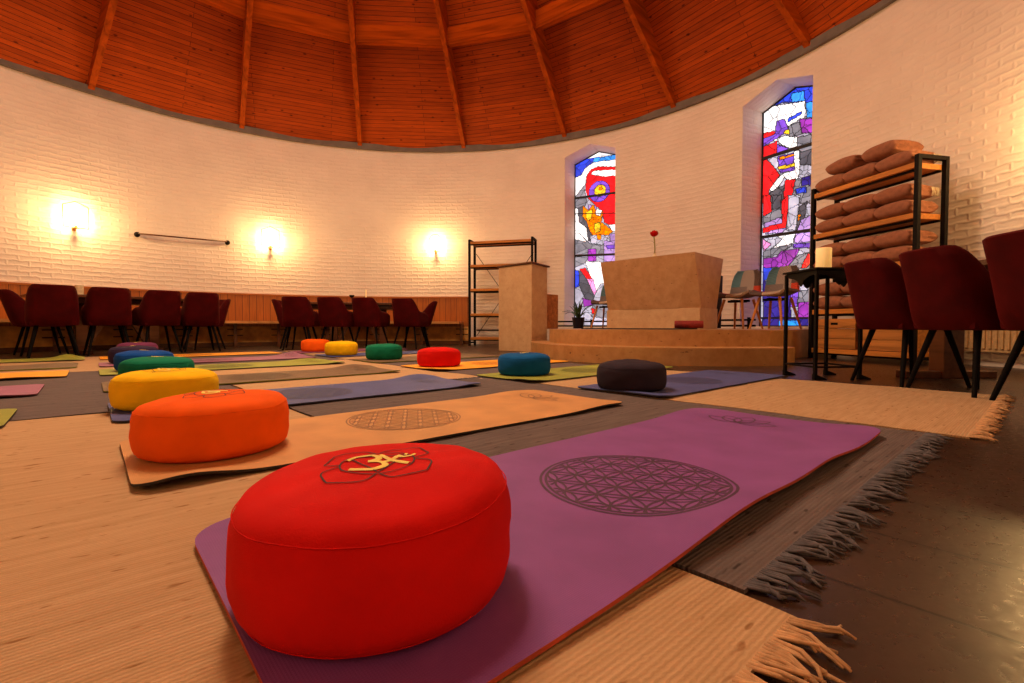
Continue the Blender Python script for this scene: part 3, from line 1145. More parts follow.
for a, b in zip(ringA, ringA[1:]):
    for k in range(nseg):
        bm.faces.new((a[k], a[(k + 1) % nseg], b[(k + 1) % nseg], b[k]))
bm.faces.new(ringA[0][::-1])
bm.faces.new(ringA[-1])
p = on_axis(0.56, -0.60, PZ + 0.014)
roll = tag(obj('rolled_mat', bm, M['redroll'], loc=p, rot=radians(-20), smooth=True, auto=50), 'dark red rolled cloth lying at the right front foot of the altar', 'rolled mat')

# rose in a small vase
RV = Vector((1.80, 6.06, 1.2))
bm = bmesh.new()
add_lathe(bm, [(0, 0), (0.028, 0), (0.034, 0.02), (0.030, 0.045), (0.014, 0.062), (0.013, 0.075), (0.017, 0.082), (0.011, 0.082), (0.009, 0.06), (0, 0.03)], 24)
tag(obj('bud_vase', bm, M['porcelain'], loc=RV, smooth=True, auto=60), 'small cream vase holding the single rose on the altar', 'vase')
rose = thing('red_rose', 'single red rose standing upright in the small vase on the altar', 'flower', RV + Vector((0, 0, 0.035)))
bm = bmesh.new()
add_tube(bm, [(0, 0, 0), (0.002, 0, 0.1), (-0.004, 0, 0.2), (-0.012, 0, 0.262)], [0.009, 0.008, 0.008, 0.009], 8)
obj('stem', bm, M['stem'], rose, smooth=True)
bm = bmesh.new()
for k in range(11):
    a = k * 2.4
    r0 = 0.008 + 0.0042 * k
    hh = 0.085 - 0.0022 * k
    grid = []
    for i in range(7):
        t = -0.9 + 1.8 * i / 6
        row = []
        for j in range(5):
            s = j / 4
            rr = r0 * (0.35 + 0.62 * sin(pi * min(1, s * 0.8)) ** 0.8) + 0.004 * s * s * (k / 4)
            row.append(bm.verts.new((-0.012 + rr * cos(a + t), rr * sin(a + t), 0.255 + hh * s * (1 - 0.22 * t * t))))
        grid.append(row)
    for i in range(6):
        for j in range(4):
            bm.faces.new((grid[i][j], grid[i + 1][j], grid[i + 1][j + 1], grid[i][j + 1]))
obj('flower_head', bm, M['rose'], rose, smooth=True)
bm = bmesh.new()
for sx, z in ((1, 0.13), (-1, 0.17)):
    v = [bm.verts.new(q) for q in ((0, 0, z), (sx * 0.02, 0.012, z + 0.018), (sx * 0.045, 0.0, z + 0.03), (sx * 0.02, -0.012, z + 0.014))]
    bm.faces.new(v)
obj('leaf', bm, M['leaf'], rose)

# narrow upright black strip behind the altar's right end
bm = bmesh.new()
add_box(bm, (0.05, 0.20, 0.72), (0, 0, 0.37), Matrix.Rotation(0.06, 3, 'Y'), bevel=0.004)
for q in bm.verts:
    q.co.z = max(q.co.z, 0.0)
tag(obj('black_strip', bm, M['mattblack'], loc=Vector((2.80, 6.64, PZ)), rot=radians(45)), 'narrow black strip standing upright behind the right end of the altar', 'board')

# lectern
LC = Vector((0.27, 6.60, 0))
lw, ld = 0.665, 0.33
lec = thing('lectern', 'tall stone lectern with a sloping wooden top beside the podium steps', 'lectern', LC + Vector((-LT[0] * lw / 2 + AX[0] * ld / 2, -LT[1] * lw / 2 + AX[1] * ld / 2, 0)), radians(-45))
bm = bmesh.new()
v = []
for z in (0.0, 1.0):
    for x, y in ((-lw / 2, -ld / 2), (lw / 2, -ld / 2), (lw / 2, ld / 2), (-lw / 2, ld / 2)):
        zz = 0.0 if z == 0 else (1.225 if y < 0 else 1.20)
        v.append(bm.verts.new((x, y, zz)))
for f in ((3, 2, 1, 0), (4, 5, 6, 7), (0, 1, 5, 4), (1, 2, 6, 5), (2, 3, 7, 6), (3, 0, 4, 7)):
    bm.faces.new([v[i] for i in f])
bmesh.ops.bevel(bm, geom=bm.edges[:], offset=0.006, segments=1, affect='EDGES')
obj('body', bm, M['stone_pale'], lec)
bm = bmesh.new()
add_box(bm, (lw + 0.03, ld + 0.06, 0.022), (0, 0.012, 1.226), Matrix.Rotation(-0.075, 3, 'X'), bevel=0.004)
o = obj('top', bm, M['tablewood'], lec)

# wooden box behind the lectern
bm = bmesh.new()
add_box(bm, (0.34, 0.26, 0.50), (0, 0, 0.25), bevel=0.006)
box = thing('wooden_cabinet', 'small orange wooden cabinet just behind the lectern on the podium', 'cabinet', Vector((0.47, 7.10, PZ)) , radians(-45))
obj('body', bm, M['crate'], box)
bm = bmesh.new()
add_box(bm, (0.30, 0.012, 0.44), (0, -0.136, 0.25), bevel=0.003)
obj('door', bm, M['shelfwood'], box)

# low black rail along the wall on the podium
rail = thing('low_rail', 'low black metal rail running along the wall behind the altar', 'rail', polar(46, 5.55, PZ))
r0 = rail.location.copy()
for zz in (0.045, 0.125):
    bm = bmesh.new()
    add_tube(bm, [polar(a, 5.55, zz) - Vector((r0.x, r0.y, 0)) for a in range(28, 68, 2)], 0.014, 8)
    obj('bar', bm, M['black'], rail, smooth=True)
for a in (29, 36, 43, 50, 57, 64.5):
    bm = bmesh.new()
    p = polar(a, 5.55) - Vector((r0.x, r0.y, 0))
    add_box(bm, (0.03, 0.03, 0.16), (p.x, p.y, 0.08), rz(radians(a)))
    obj('post', bm, M['black'], rail)

# potted plant
pp = thing('potted_plant', 'green potted plant with long leaves in a dark pot below the narrower stained window', 'plant', Vector((1.13, 8.15, PZ)))
bm = bmesh.new()
add_lathe(bm, [(0, 0), (0.085, 0), (0.105, 0.17), (0.112, 0.19), (0.10, 0.19), (0.098, 0.165), (0, 0.165)], 28)
obj('pot', bm, M['pot'], pp, smooth=True, auto=40)
bm = bmesh.new()
rnd = random.Random(3)
for k in range(17):
    a = k * 2.39996
    ln = 0.22 + 0.16 * rnd.random()
    tilt = 0.25 + 0.85 * rnd.random()
    prev = None
    for i in range(8):
        t = i / 7
        rr = 0.02 + ln * t * sin(tilt * (0.5 + 0.7 * t))
        z = 0.165 + ln * t * cos(tilt * (0.4 + 0.9 * t))
        wv = 0.021 * sin(pi * min(1, t * 0.92 + 0.08)) + 0.002
        c = Vector((rr * cos(a), rr * sin(a), z))
        s = Vector((-sin(a), cos(a), 0)) * wv
        cur = (bm.verts.new(c - s), bm.verts.new(c + Vector((0, 0, -0.006))), bm.verts.new(c + s))
        if prev:
            bm.faces.new((prev[0], prev[1], cur[1], cur[0]))
            bm.faces.new((prev[1], prev[2], cur[2], cur[1]))
        prev = cur
obj('foliage', bm, M['leaf'], pp, smooth=True)

# ------------------------------------------------------------------ chairs
def smoothstep(a, b, x):
    t = max(0, min(1, (x - a) / (b - a)))
    return t * t * (3 - 2 * t)


def make_armchair(label, group, loc, rot):
    """faces local +x, back towards -x"""
    t = thing('velvet_armchair', label, 'chair', loc, rot, group)
    bm = bmesh.new()
    nu = 48
    sections = []
    for i in range(nu + 1):
        u = -1 + 2 * i / nu
        au = abs(u)
        # plan curve of a U open to +x
        if au > 0.62:
            k = (au - 0.62) / 0.38
            px, py = -0.06 + 0.30 * k, (0.225 - 0.010 * k)
            nx_, ny_ = 0.0, 1.0
        else:
            th = au / 0.62 * pi / 2
            ex_ = 2 / 2.9
            px = -0.06 - 0.17 * abs(cos(th)) ** ex_
            py = 0.225 * abs(sin(th)) ** ex_
            nx_, ny_ = -cos(th), sin(th)
        sg = 1 if u >= 0 else -1
        py *= sg
        ny_ *= sg
        top = 0.585 + 0.205 * (1 - smoothstep(0.26, 0.66, au))
        if au > 0.72:
            top -= 0.05 * ((au - 0.72) / 0.28) ** 2
        backness = 1 - smoothstep(0.25, 0.75, au)
        th_ = 0.045
        sec = []
        nrow = 9
        for r in range(nrow):
            s = r / (nrow - 1)
            z = 0.36 + (top - 0.36) * s
            hgt = (z - 0.36) / 0.43
            flare = (0.105 * backness + 0.018) * hgt ** 1.1 - 0.03 * (1 - min(1, hgt * 5)) ** 2
            narrow = 1 - 0.15 * (1 - smoothstep(0.45, 0.9, au)) * hgt
            sec.append((px + nx_ * flare, py * narrow + ny_ * flare * 0.35, z))
        for q in (0.35, 0.75):
            a = q * pi / 2
            pass
        lx, ly, lz = sec[-1]
        sec.append((lx - nx_ * th_ * 0.25, ly - ny_ * th_ * 0.25, lz + 0.011))
        sec.append((lx - nx_ * th_ * 0.75, ly - ny_ * th_ * 0.75, lz + 0.011))
        for r in range(nrow - 1, -1, -1):
            x, y, z = sec[r]
            sec.append((x - nx_ * th_, y - ny_ * th_, z if r else z + 0.01))
        sections.append([bm.verts.new(p) for p in sec])
    m = len(sections[0])
    for a, b in zip(sections, sections[1:]):
        for j in range(m):
            bm.faces.new((a[j], a[(j + 1) % m], b[(j + 1) % m], b[j]))
    bm.faces.new(sections[0])
    bm.faces.new(sections[-1][::-1])
    o = obj('shell', bm, M['velvet'], t, smooth=True, auto=60)
    bm = bmesh.new()
    add_box(bm, (0.45, 0.385, 0.115), (0.035, 0, 0.4125), bevel=0.03)
    obj('seat', bm, M['velvet'], t, smooth=True, auto=50)
    for sx in (-1, 1):
        for sy in (-1, 1):
            bm = bmesh.new()
            add_tube(bm, [(0.02 + sx * 0.13, sy * 0.13, 0.365), (0.02 + sx * 0.215, sy * 0.205, 0.0)], [0.018, 0.011], 10)
            obj('leg', bm, M['leg'], t, smooth=True, auto=50)
    return t


def ground(px, d):
    return Vector(((px - 512) / FPX * d, d, 0))


def face_to(p, q):
    return atan2(q[1] - p[1], q[0] - p[0])


ordn = ['leftmost', 'second from left', 'third from left', 'rightmost']
gL = 'red velvet armchairs at the table under the left sconce'
gM = 'red velvet armchairs at the table under the middle sconces'
gR = 'red velvet armchairs at the table on the right'
AC = None
# left table
posL = [(53, 5.66), (108, 6.05), (158, 6.52), (200, 6.95)]
for i, (px, d) in enumerate(posL):
    p = ground(px, d)
    rot = (atan2(p.y, p.x) * (.9, .6, .0, -.1)[i] + face_to((CX, CY), p) * (.1, .4, 1.0, 1.1)[i]) + random.uniform(-.04, .04)
    lab = 'dark red armchair with its back turned, %s of four at the left table' % ordn[i]
    if AC is None:
        AC = make_armchair(lab, gL, p, rot)
        AC.scale = (1.04, 1.04, 1.04)
    else:
        dup(AC, p, rot, lab, gL, 1.04)
angL = radians(138.5)
posM = [(301, 7.35), (337, 7.45), (371, 7.6), (410, 7.8)]
for i, (px, d) in enumerate(posM):
    p = ground(px, d)
    rot = face_to((CX, CY), p) + random.uniform(-.06, .06) - (.38, .36, .30, .22)[i]
    dup(AC, p, rot, 'dark red armchair with its back turned, %s of four at the middle table' % ordn[i], gM, 1.0)


def make_table(label, center, ang, length, width, top, braced=True):
    """long side along local x"""
    t = thing('dining_table', label, 'table', (center[0], center[1], 0), ang)
    bm = bmesh.new()
    add_box(bm, (length, width, 0.035), (0, 0, top - 0.0175), bevel=0.005)
    obj('tabletop', bm, M['tablewood'], t)
    bm = bmesh.new()
    add_box(bm, (length - 0.2, width - 0.2, 0.07), (0, 0, top - 0.07))
    obj('apron', bm, M['tablewood'], t)
    for s in (-1, 1):
        bm = bmesh.new()
        x = s * (length / 2 - 0.5)
        add_box(bm, (0.12, 0.14, top - 0.105), (x, 0, (top - 0.105) / 2 ), bevel=0.006)
        add_box(bm, (0.10, width - 0.1, 0.05), (x, 0, 0.025), bevel=0.006)
        obj('leg', bm, M['tablewood'], t)
        if not braced:
            continue
        bm = bmesh.new()
        add_bar(bm, (x - s * 0.07, 0, 0.12), (x - s * 0.36, 0, top - 0.11), 0.06, 0.06)
        obj('brace', bm, M['tablewood'], t)
    return t


def table_mid(pos, extra):
    c = sum(((ground(*q)) for q in pos), Vector()) / len(pos)
    d = (c - Vector((CX, CY, 0))).normalized()
    return c + d * extra, d


cL, dL = table_mid(posL, 0.62)
make_table('dark wooden table under the leftmost wall sconce, behind the first four red armchairs', cL, atan2(dL.y, dL.x) + pi / 2, 1.8, 0.75, 0.765)
cM, dM = table_mid(posM, 0.62)
make_table('dark wooden table below the middle wall sconces, behind the second four red armchairs', cM, atan2(dM.y, dM.x) + pi / 2, 1.8, 0.75, 0.75)


def end_chair(c, d, s, half, lab, grp, sc):
    tdir = Vector((-d.y, d.x, 0)) * s        # along the table
    p = c + tdir * half
    rot = atan2(-tdir.y, -tdir.x)
    return dup(AC, p, rot, lab, grp, sc)


end_chair(cL, dL, 1, 0.80, 'red velvet armchair turned sideways at the left end of the far left table', gL, 1.0)
end_chair(cL, dL, -1, 1.10, 'red velvet armchair turned sideways at the right end of the far left table', gL, 1.0)
end_chair(cM, dM, 1, 1.0, 'red velvet armchair turned sideways at the left end of the middle table', gM, 1.0)
end_chair(cM, dM, -1, 0.98, 'red velvet armchair turned sideways at the right end of the middle table', gM, 1.0)

# right-hand table and chairs
make_table('dark wooden table on the right behind the three near red armchairs', (3.02, 2.62), pi / 2, 2.4, 0.72, 0.735, False)
for i, (x, y, rot, lab) in enumerate((
        (2.44, 2.965, 0.03, 'red velvet armchair on the right, standing beside the black iron side table'),
        (2.445, 2.53, 0.02, 'red velvet armchair on the right between two others, its armrest showing'),
        (2.45, 2.055, -0.04, 'red velvet armchair cut off by the right edge of the photo'))):
    dup(AC, (x, y, 0), rot, lab, gR, 0.95)


def make_patch_chair(label, loc, rot, group):
    t = thing('patchwork_chair', label, 'chair', loc, rot, group)
    bm = bmesh.new()
    prof = [(0.23, 0.405), (0.215, 0.425), (0.12, 0.422), (0.0, 0.41), (-0.10, 0.408), (-0.165, 0.43), (-0.20, 0.49), (-0.225, 0.57), (-0.245, 0.66), (-0.262, 0.74), (-0.27, 0.80)]
    wid = [0.20, 0.215, 0.23, 0.24, 0.24, 0.235, 0.225, 0.22, 0.215, 0.195, 0.15]
    nn = 13
    g = []
    for k, ((x, z), w) in enumerate(zip(prof, wid)):
        row = []
        for i in range(nn):
            s = -1 + 2 * i / (nn - 1)
            lift = 0.055 * abs(s) ** 2.6
            tb = smoothstep(4, 7, k)
            row.append(bm.verts.new((x + lift * tb * 1.3, s * w, z + lift * (1 - tb) * (0.3 if k < 2 else 1))))
        g.append(row)
    cl = bm.loops.layers.color.new('patches')
    TEAL, DOTS, TWEED, BROWN, REDC, WINE, TAN = (.09, .21, .25), (.36, .29, .25), (.20, .165, .15), (.10, .06, .05), (.60, .05, .015), (.22, .02, .03), (.46, .34, .24)
    for k, (a, b) in enumerate(zip(g, g[1:])):
        for i in range(nn - 1):
            f = bm.faces.new((a[i], a[i + 1], b[i + 1], b[i]))
            i = nn - 2 - i
            if k < 2:
                c = TAN if i < 7 else BROWN
            elif k < 5:
                c = WINE if i > 7 else (TAN if i > 3 else TWEED)
            elif k < 7:
                c = TWEED if i > 5 else (DOTS if i > 2 else REDC)
            else:
                c = TEAL if i > 8 else (DOTS if i > 2 else BROWN)
            for l in f.loops:
                l[cl] = (c[0] ** .4545, c[1] ** .4545, c[2] ** .4545, 1)
    bmesh.ops.recalc_face_normals(bm, faces=bm.faces[:])
    bmesh.ops.solidify(bm, geom=bm.faces[:], thickness=0.03)
    o = obj('seat_shell', bm, M['patch'], t, smooth=True, auto=60)
    bm = bmesh.new()
    add_box(bm, (0.30, 0.05, 0.03), (0, 0, 0.372))
    add_box(bm, (0.05, 0.30, 0.03), (0, 0, 0.372))
    obj('seat_frame', bm, M['black'], t)
    for sx in (-1, 1):
        for sy in (-1, 1):
            bm = bmesh.new()
            add_tube(bm, [(sx * 0.13, sy * 0.13, 0.395), (sx * 0.215 + (-0.02 if sx < 0 else 0), sy * 0.21, 0.0)], [0.019, 0.013], 10)
            obj('leg', bm, M['beech'], t, smooth=True, auto=50)
    return t


gP = 'patchwork chairs on the podium'
PCH = make_patch_chair('patchwork fabric chair right of the altar, the one nearer the altar', Vector((2.91, 6.15, PZ)), radians(212), gP)
PCH.scale = (0.93, 0.93, 0.96)
dup(PCH, Vector((3.155, 5.745, PZ)), radians(212), 'patchwork fabric chair right of the altar, in front of the wider stained window', gP)
dup(PCH, Vector((1.58, 7.93, PZ)), radians(232), 'patchwork fabric chair partly hidden behind the left end of the altar', gP)

# ------------------------------------------------------------------ rack with blankets
NEAR = Vector((3.655, 4.36, 0))
ldv = Vector((-0.22, 0.975, 0)).normalized()
RL, RD, RH = 1.14, 0.36, 1.915
ddv = Vector((ldv.y, -ldv.x, 0))
ctr = NEAR + ldv * RL / 2 + ddv * RD / 2
rk = thing('storage_rack', 'tall black metal rack with wooden shelves full of brown blankets', 'shelf', ctr, atan2(ldv.y, ldv.x))
# local x along the rack's length, local y = -ddv side towards the room is +y


def rack_frame(root, ln, dp, ht, shelves, th, mat_sh, lower_bar=None, braces=False):
    for s in (-1, 1):
        for q in (-1, 1):
            bm = bmesh.new()
            add_box(bm, (0.04, 0.04, ht), (s * (ln / 2 - 0.005), q * (dp / 2 - 0.02), ht / 2), bevel=0.003)
            obj('post', bm, M['black'], root)
        bm = bmesh.new()
        add_box(bm, (0.038, dp - 0.08, 0.035), (s * (ln / 2 - 0.005), 0, ht - 0.0176))
        add_box(bm, (0.038, dp - 0.08, 0.03), (s * (ln / 2 - 0.005), 0, 0.06))
        obj('side_rail', bm, M['black'], root)
    for z in shelves:
        bm = bmesh.new()
        add_box(bm, (ln - 0.052, dp - 0.01, th), (0, 0, z - th / 2), bevel=0.004)
        o = obj('shelf_board', bm, mat_sh, root)
        bm = bmesh.new()
        for q in (-1, 1):
            add_box(bm, (ln - 0.05, 0.02, 0.02), (0, q * (dp / 2 - 0.05), z - th - 0.01))
        obj('shelf_rail', bm, M['black'], root)


SH = [1.85, 1.395, 0.97, 0.545, 0.115]
rack_frame(rk, RL, RD, RH, SH, 0.05, M['shelfwood'])


def make_blanket(label, group, w=0.332, d=0.36, h=0.15, seed=0):
    """folded blanket: rounded fold to local +y, open layered edges at -y"""
    rnd = random.Random(seed)
    bm = bmesh.new()
    nx, nr = 14, 28
    secs = []
    for i in range(nx + 1):
        s = -1 + 2 * i / nx
        shrink = 1 - 0.22 * abs(s) ** 7
        ring = []
        for k in range(nr):
            a = 2 * pi * k / nr
            c, sn = cos(a), sin(a)
            y = d / 2 * (1 if c > 0 else -1) * abs(c) ** 0.55 * (1 - 0.03 * abs(s) ** 3)
            z = h / 2 * (1 if sn > 0 else -1) * abs(sn) ** 0.72
            z *= shrink * (0.92 + 0.12 * (y / d + 0.5))
            z *= (1 - 0.16 * s * s * (1 if sn > 0 else 0.25))
            x = s * w / 2 * (1 - 0.06 * abs(z / h * 2) ** 2)
            if abs(s) > 0.99:
                lay = sin((z / h + 0.5) * pi * 5)
                x += 0.006 * lay * (1 if s > 0 else -1)
            nz = noise.noise(Vector((x * 9 + seed * 3.1, y * 7, z * 9))) * 0.006
            ring.append(bm.verts.new((x, y + nz, h / 2 + z + nz * (0 if sn < -0.6 else 1))))
        secs.append(ring)
    for a, b in zip(secs, secs[1:]):
        for k in range(nr):
            bm.faces.new((a[k], a[(k + 1) % nr], b[(k + 1) % nr], b[k]))
    for sec, sg, flip in ((secs[0], -1, True), (secs[-1], 1, False)):
        prev = sec
        for q, xx in ((0.93, 0.012), (0.7, 0.004), (0.35, 0.012)):
            cur = []
            for v in sec:
                cur.append(bm.verts.new((v.co.x + sg * xx * 0.6, v.co.y * q, h / 2 + (v.co.z - h / 2) * q)))
            for k in range(nr):
                bm.faces.new((prev[k], prev[(k + 1) % nr], cur[(k + 1) % nr], cur[k]))
            prev = cur
        bm.faces.new(prev)
    mn = min(v.co.z for v in bm.verts)
    for v in bm.verts:
        v.co.z -= mn
    o = obj('folded_blanket', bm, M['blanket'], smooth=True)
    return tag(o, label, 'blanket', group)


rows = ['top shelf', 'second shelf', 'third shelf', 'fourth shelf']
cols_ = ['far', 'middle', 'near']
gB = 'brown folded blankets on the black rack'
BL = [make_blanket('', gB, seed=k) for k in range(3)]
used = set()
rnd = random.Random(5)
rrot = atan2(ldv.y, ldv.x)
for ri in range(4):
    for layer in range(2):
        for ci in range(3):
            xl = [0.345, 0.0, -0.345][ci]
            if ri == 0 and layer == 1:
                if ci == 0:
                    continue
                xl = [0, 0.21, -0.20][ci]
            z = SH[ri] + 0.001 + layer * 0.150
            lab = 'brown folded blanket on the rack, %s, %s layer, %s' % (rows[ri], ['lower', 'upper'][layer], ['at the window end', 'in the middle', 'at the armchair end'][ci])
            p = Vector(ctr) + ldv * (xl + rnd.uniform(-.004, .004)) - ddv * (0.012 + rnd.uniform(0, .012) )
            p.z = z
            rot = rrot + rnd.uniform(-.03, .03)
            k = (ri + layer + ci) % 3
            if k not in used:
                used.add(k)
                o = BL[k]
                o.location, o.rotation_euler, o['label'] = p, (0, 0, rot), lab
            else:
                o = BL[k].copy()
                COL.objects.link(o)
                o.location, o.rotation_euler = p, (0, 0, rot)
                o['label'] = lab

# white tassels hanging from two of the blankets
for want in ('second shelf, upper layer, at the armchair end', 'top shelf, lower layer, at the armchair end'):
    for o in list(COL.objects):
        if o.name.startswith('folded_blanket') and want in o.get('label', ''):
            bm = bmesh.new()
            rr_ = random.Random(9)
            for k in range(16):
                y = -0.165 + 0.006 * k
                x = -0.168 - rr_.uniform(0, .006)
                add_tube(bm, [(x + 0.02, y, 0.10), (x - 0.012, y + rr_.uniform(-.006, .006), 0.098), (x - 0.022, y + rr_.uniform(-.012, .012), 0.06), (x - 0.02 + rr_.uniform(-.008, .008), y + rr_.uniform(-.015, .015), 0.015)], 0.0022, 5)
            f = obj('tassels', bm, M['tag'], o, smooth=True)
            f['kind'] = 'stuff'

# crates at the bottom of the rack
gC = 'wooden crates at the bottom of the rack'


def make_crate(label, p, rot):
    t = thing('wooden_crate', label, 'crate', p, rot, gC)
    w, d, h = 0.50, 0.31, 0.33
    for y in (-1, 1):
        bm = bmesh.new()
        for k in range(3):
            add_box(bm, (w, 0.016, 0.104), (0, y * (d / 2 - 0.008), 0.056 + k * 0.108), bevel=0.003)
        if y == 1:
            pass
        obj('side_panel', bm, M['crate'], t)
    for x in (-1, 1):
        bm = bmesh.new()
        add_box(bm, (0.018, d - 0.034, h - 0.01), (x * (w / 2 - 0.01), 0, h / 2), bevel=0.003)
        obj('end_panel', bm, M['crate'], t)
    bm = bmesh.new()
    add_box(bm, (w - 0.04, d - 0.034, 0.014), (0, 0, 0.011))
    obj('base', bm, M['crate'], t)
    bm = bmesh.new()
    add_box(bm, (0.085, 0.006, 0.024), (0, d / 2 + 0.0012, 0.272), bevel=0.002)
    obj('hand_hole', bm, M['black'], t)
    return t


pc = Vector((ctr.x, ctr.y, 0.116))
CR = make_crate('wooden crate at the bottom of the black rack, the one by the stained window', pc + ldv * 0.272, rrot)
dup(CR, pc - ldv * 0.272, rrot, 'wooden crate at the bottom of the black rack, the one behind the red armchairs', gC)

# empty shelf on the left of the lectern
s0 = Vector((-0.80, 8.90, 0))
sd = Vector((0.968, -0.25, 0)).normalized()
so = Vector((0.25, 0.968, 0))
sc_ = s0 + sd * 0.60 + so * 0.17
bs = thing('open_shelf', 'empty black metal shelf with wooden boards between the armchairs and the lectern', 'shelf', sc_, atan2(sd.y, sd.x))
rack_frame(bs, 1.20, 0.34, 1.97, [1.93, 1.50, 1.06, 0.60, 0.16], 0.045, M['shelfwood'])
bm = bmesh.new()
add_tube(bm, [(-0.57, 0.175, 1.75), (0.55, 0.175, 0.18)], 0.006, 6)
obj('brace', bm, M['black'], bs)
bm = bmesh.new()
add_tube(bm, [(0.55, 0.184, 1.75), (-0.57, 0.184, 0.18)], 0.006, 6)
obj('brace', bm, M['black'], bs)
bm = bmesh.new()
add_box(bm, (1.12, 0.02, 0.03), (0, 0.15, 0.29))
obj('rear_bar', bm, M['black'], bs)

# ------------------------------------------------------------------ iron side table with candle
st = thing('side_table', 'small black wrought iron table carrying a pillar candle', 'table', (2.175, 3.36, 0), radians(4))
hs, TZ = 0.157, 0.750
bm = bmesh.new()
add_box(bm, (2 * hs + 0.04, 2 * hs + 0.04, 0.014), (0, 0, TZ - 0.007), bevel=0.003)
obj('tabletop', bm, M['black'], st)
for k in range(4):
    bm = bmesh.new()
    prof = [(-hs, TZ - 0.015), (hs, TZ - 0.015), (hs, TZ - 0.04), (hs * .55, TZ - 0.05), (hs * .2, TZ - 0.075), (0.02, TZ - 0.10), (0, TZ - 0.115), (-0.02, TZ - 0.10), (-hs * .2, TZ - 0.075), (-hs * .55, TZ - 0.05), (-hs, TZ - 0.04)]
    va = [bm.verts.new((x, -hs - 0.004, z)) for x, z in prof]
    vb = [bm.verts.new((x, -hs + 0.004, z)) for x, z in prof]
    bm.faces.new(va)
    bm.faces.new(vb[::-1])
    for i in range(len(prof)):
        j = (i + 1) % len(prof)
        bm.faces.new((va[i], va[j], vb[j], vb[i]))
    obj('apron', bm, M['black'], st, rot=k * pi / 2)
for sx in (-1, 1):
    for sy in (-1, 1):
        bm = bmesh.new()
        add_box(bm, (0.020, 0.020, TZ - 0.02), (sx * hs, sy * hs, (TZ - 0.02) / 2), bevel=0.002)
        fx = sx * hs + 0.02
        v = [bm.verts.new(q) for q in ((sx * hs - .012, sy * hs - .012, 0), (sx * hs + 0.075, sy * hs - .012, 0), (sx * hs + 0.075, sy * hs + .012, 0), (sx * hs - .012, sy * hs + .012, 0),
                                      (sx * hs - .012, sy * hs - .012, 0.04), (sx * hs + 0.072, sy * hs - .012, 0.008), (sx * hs + 0.072, sy * hs + .012, 0.008), (sx * hs - .012, sy * hs + .012, 0.04))]
        for f in ((3, 2, 1, 0), (4, 5, 6, 7), (0, 1, 5, 4), (1, 2, 6, 5), (2, 3, 7, 6), (3, 0, 4, 7)):
            bm.faces.new([v[i] for i in f])
        obj('leg', bm, M['black'], st)
bm = bmesh.new()
for q in (-1, 1):
    add_box(bm, (2 * hs, 0.012, 0.012), (0, q * hs, 0.085))
    add_box(bm, (0.012, 2 * hs, 0.012), (q * hs, 0, 0.085))
obj('stretcher', bm, M['black'], st)
cd = thing('pillar_candle', 'thick cream pillar candle on the black iron side table', 'candle', (2.18, 3.36, TZ + 0.0005))
bm = bmesh.new()
add_lathe(bm, [(0, 0), (0.047, 0), (0.0485, 0.004), (0.0485, 0.148), (0.045, 0.154), (0.034, 0.150), (0.02, 0.138), (0, 0.136)], 36)
obj('wax', bm, M['candle'], cd, smooth=True, auto=50)
bm = bmesh.new()
add_tube(bm, [(0, 0, 0.134), (0.002, 0, 0.15)], 0.0015, 6)
obj('wick', bm, M['thread'], cd)

# radiator on the right wall
ra = thing('radiator', 'cream panel radiator low on the wall behind the right table', 'radiator', polar(4.5, R - 0.10, 0.0), radians(4.5 + 90))
bm = bmesh.new()
add_box(bm, (1.1, 0.05, 0.30), (0, 0, 0.28), bevel=0.008)
for k in range(22):
    add_box(bm, (0.026, 0.02, 0.24), (-0.52 + k * 0.0495, 0.03, 0.28), bevel=0.006)
obj('panel', bm, M['radiator'], ra)
for s in (-1, 1):
    bm = bmesh.new()
    add_tube(bm, [(s * 0.5, 0, 0.135), (s * 0.5, 0, 0.0)], 0.012, 8)
    obj('pipe', bm, M['radiator'], ra)

# hanging rail
hr = thing('wall_rail', 'thin brown wooden rail fixed to the brick wall between two sconces', 'rail', polar(132.5, R - 0.06, 1.86))
h0 = hr.location.copy()
pa, pb = polar(138.77, R - 0.085, 1.852) - h0, polar(126.3, R - 0.085, 1.872) - h0
bm = bmesh.new()
add_tube(bm, [pa, pb], 0.013, 10)
obj('rod', bm, M['tablewood'], hr, smooth=True)
for a, z in ((138.77, 1.852), (126.3, 1.872)):
    bm = bmesh.new()
    bmesh.ops.create_uvsphere(bm, u_segments=16, v_segments=10, radius=0.042, matrix=Matrix.Translation(polar(a, R - 0.06, z - 0.012) - h0))
    bmesh.ops.create_uvsphere(bm, u_segments=12, v_segments=8, radius=0.02, matrix=Matrix.Translation(polar(a, R - 0.03, z - 0.012) - h0))
    obj('mount', bm, M['black'], hr, smooth=True)

# small things on the tables
def on_table(c, d, along, across, z):
    t = Vector((-d.y, d.x, 0))
    p = Vector(c) + t * along + Vector(d) * across
    p.z = z
    return p


mh = thing('tea_light_holder', 'small pale lit candle glass standing on the far left table', 'candle', on_table(cL, dL, 0.42, -0.1, 0.7655))
bm = bmesh.new()
add_lathe(bm, [(0, 0), (0.04, 0), (0.045, 0.13), (0.04, 0.13), (0.036, 0.02), (0, 0.02)], 24)
obj('glass', bm, M['porcelain'], mh, smooth=True, auto=50)
bm = bmesh.new()
add_lathe(bm, [(0, 0.021), (0.033, 0.021), (0.036, 0.11), (0, 0.11)], 20)
obj('wax', bm, M['candle'], mh, smooth=True, auto=50)
tc_ = thing('taper_candle', 'slim pale candle standing on the middle table', 'candle', on_table(cM, dM, -0.12, 0, 0.7505))
bm = bmesh.new()
add_lathe(bm, [(0, 0), (0.04, 0), (0.04, 0.01), (0.012, 0.02), (0.014, 0.04), (0, 0.04)], 20)
obj('holder', bm, M['brass'], tc_, smooth=True, auto=40)
bm = bmesh.new()
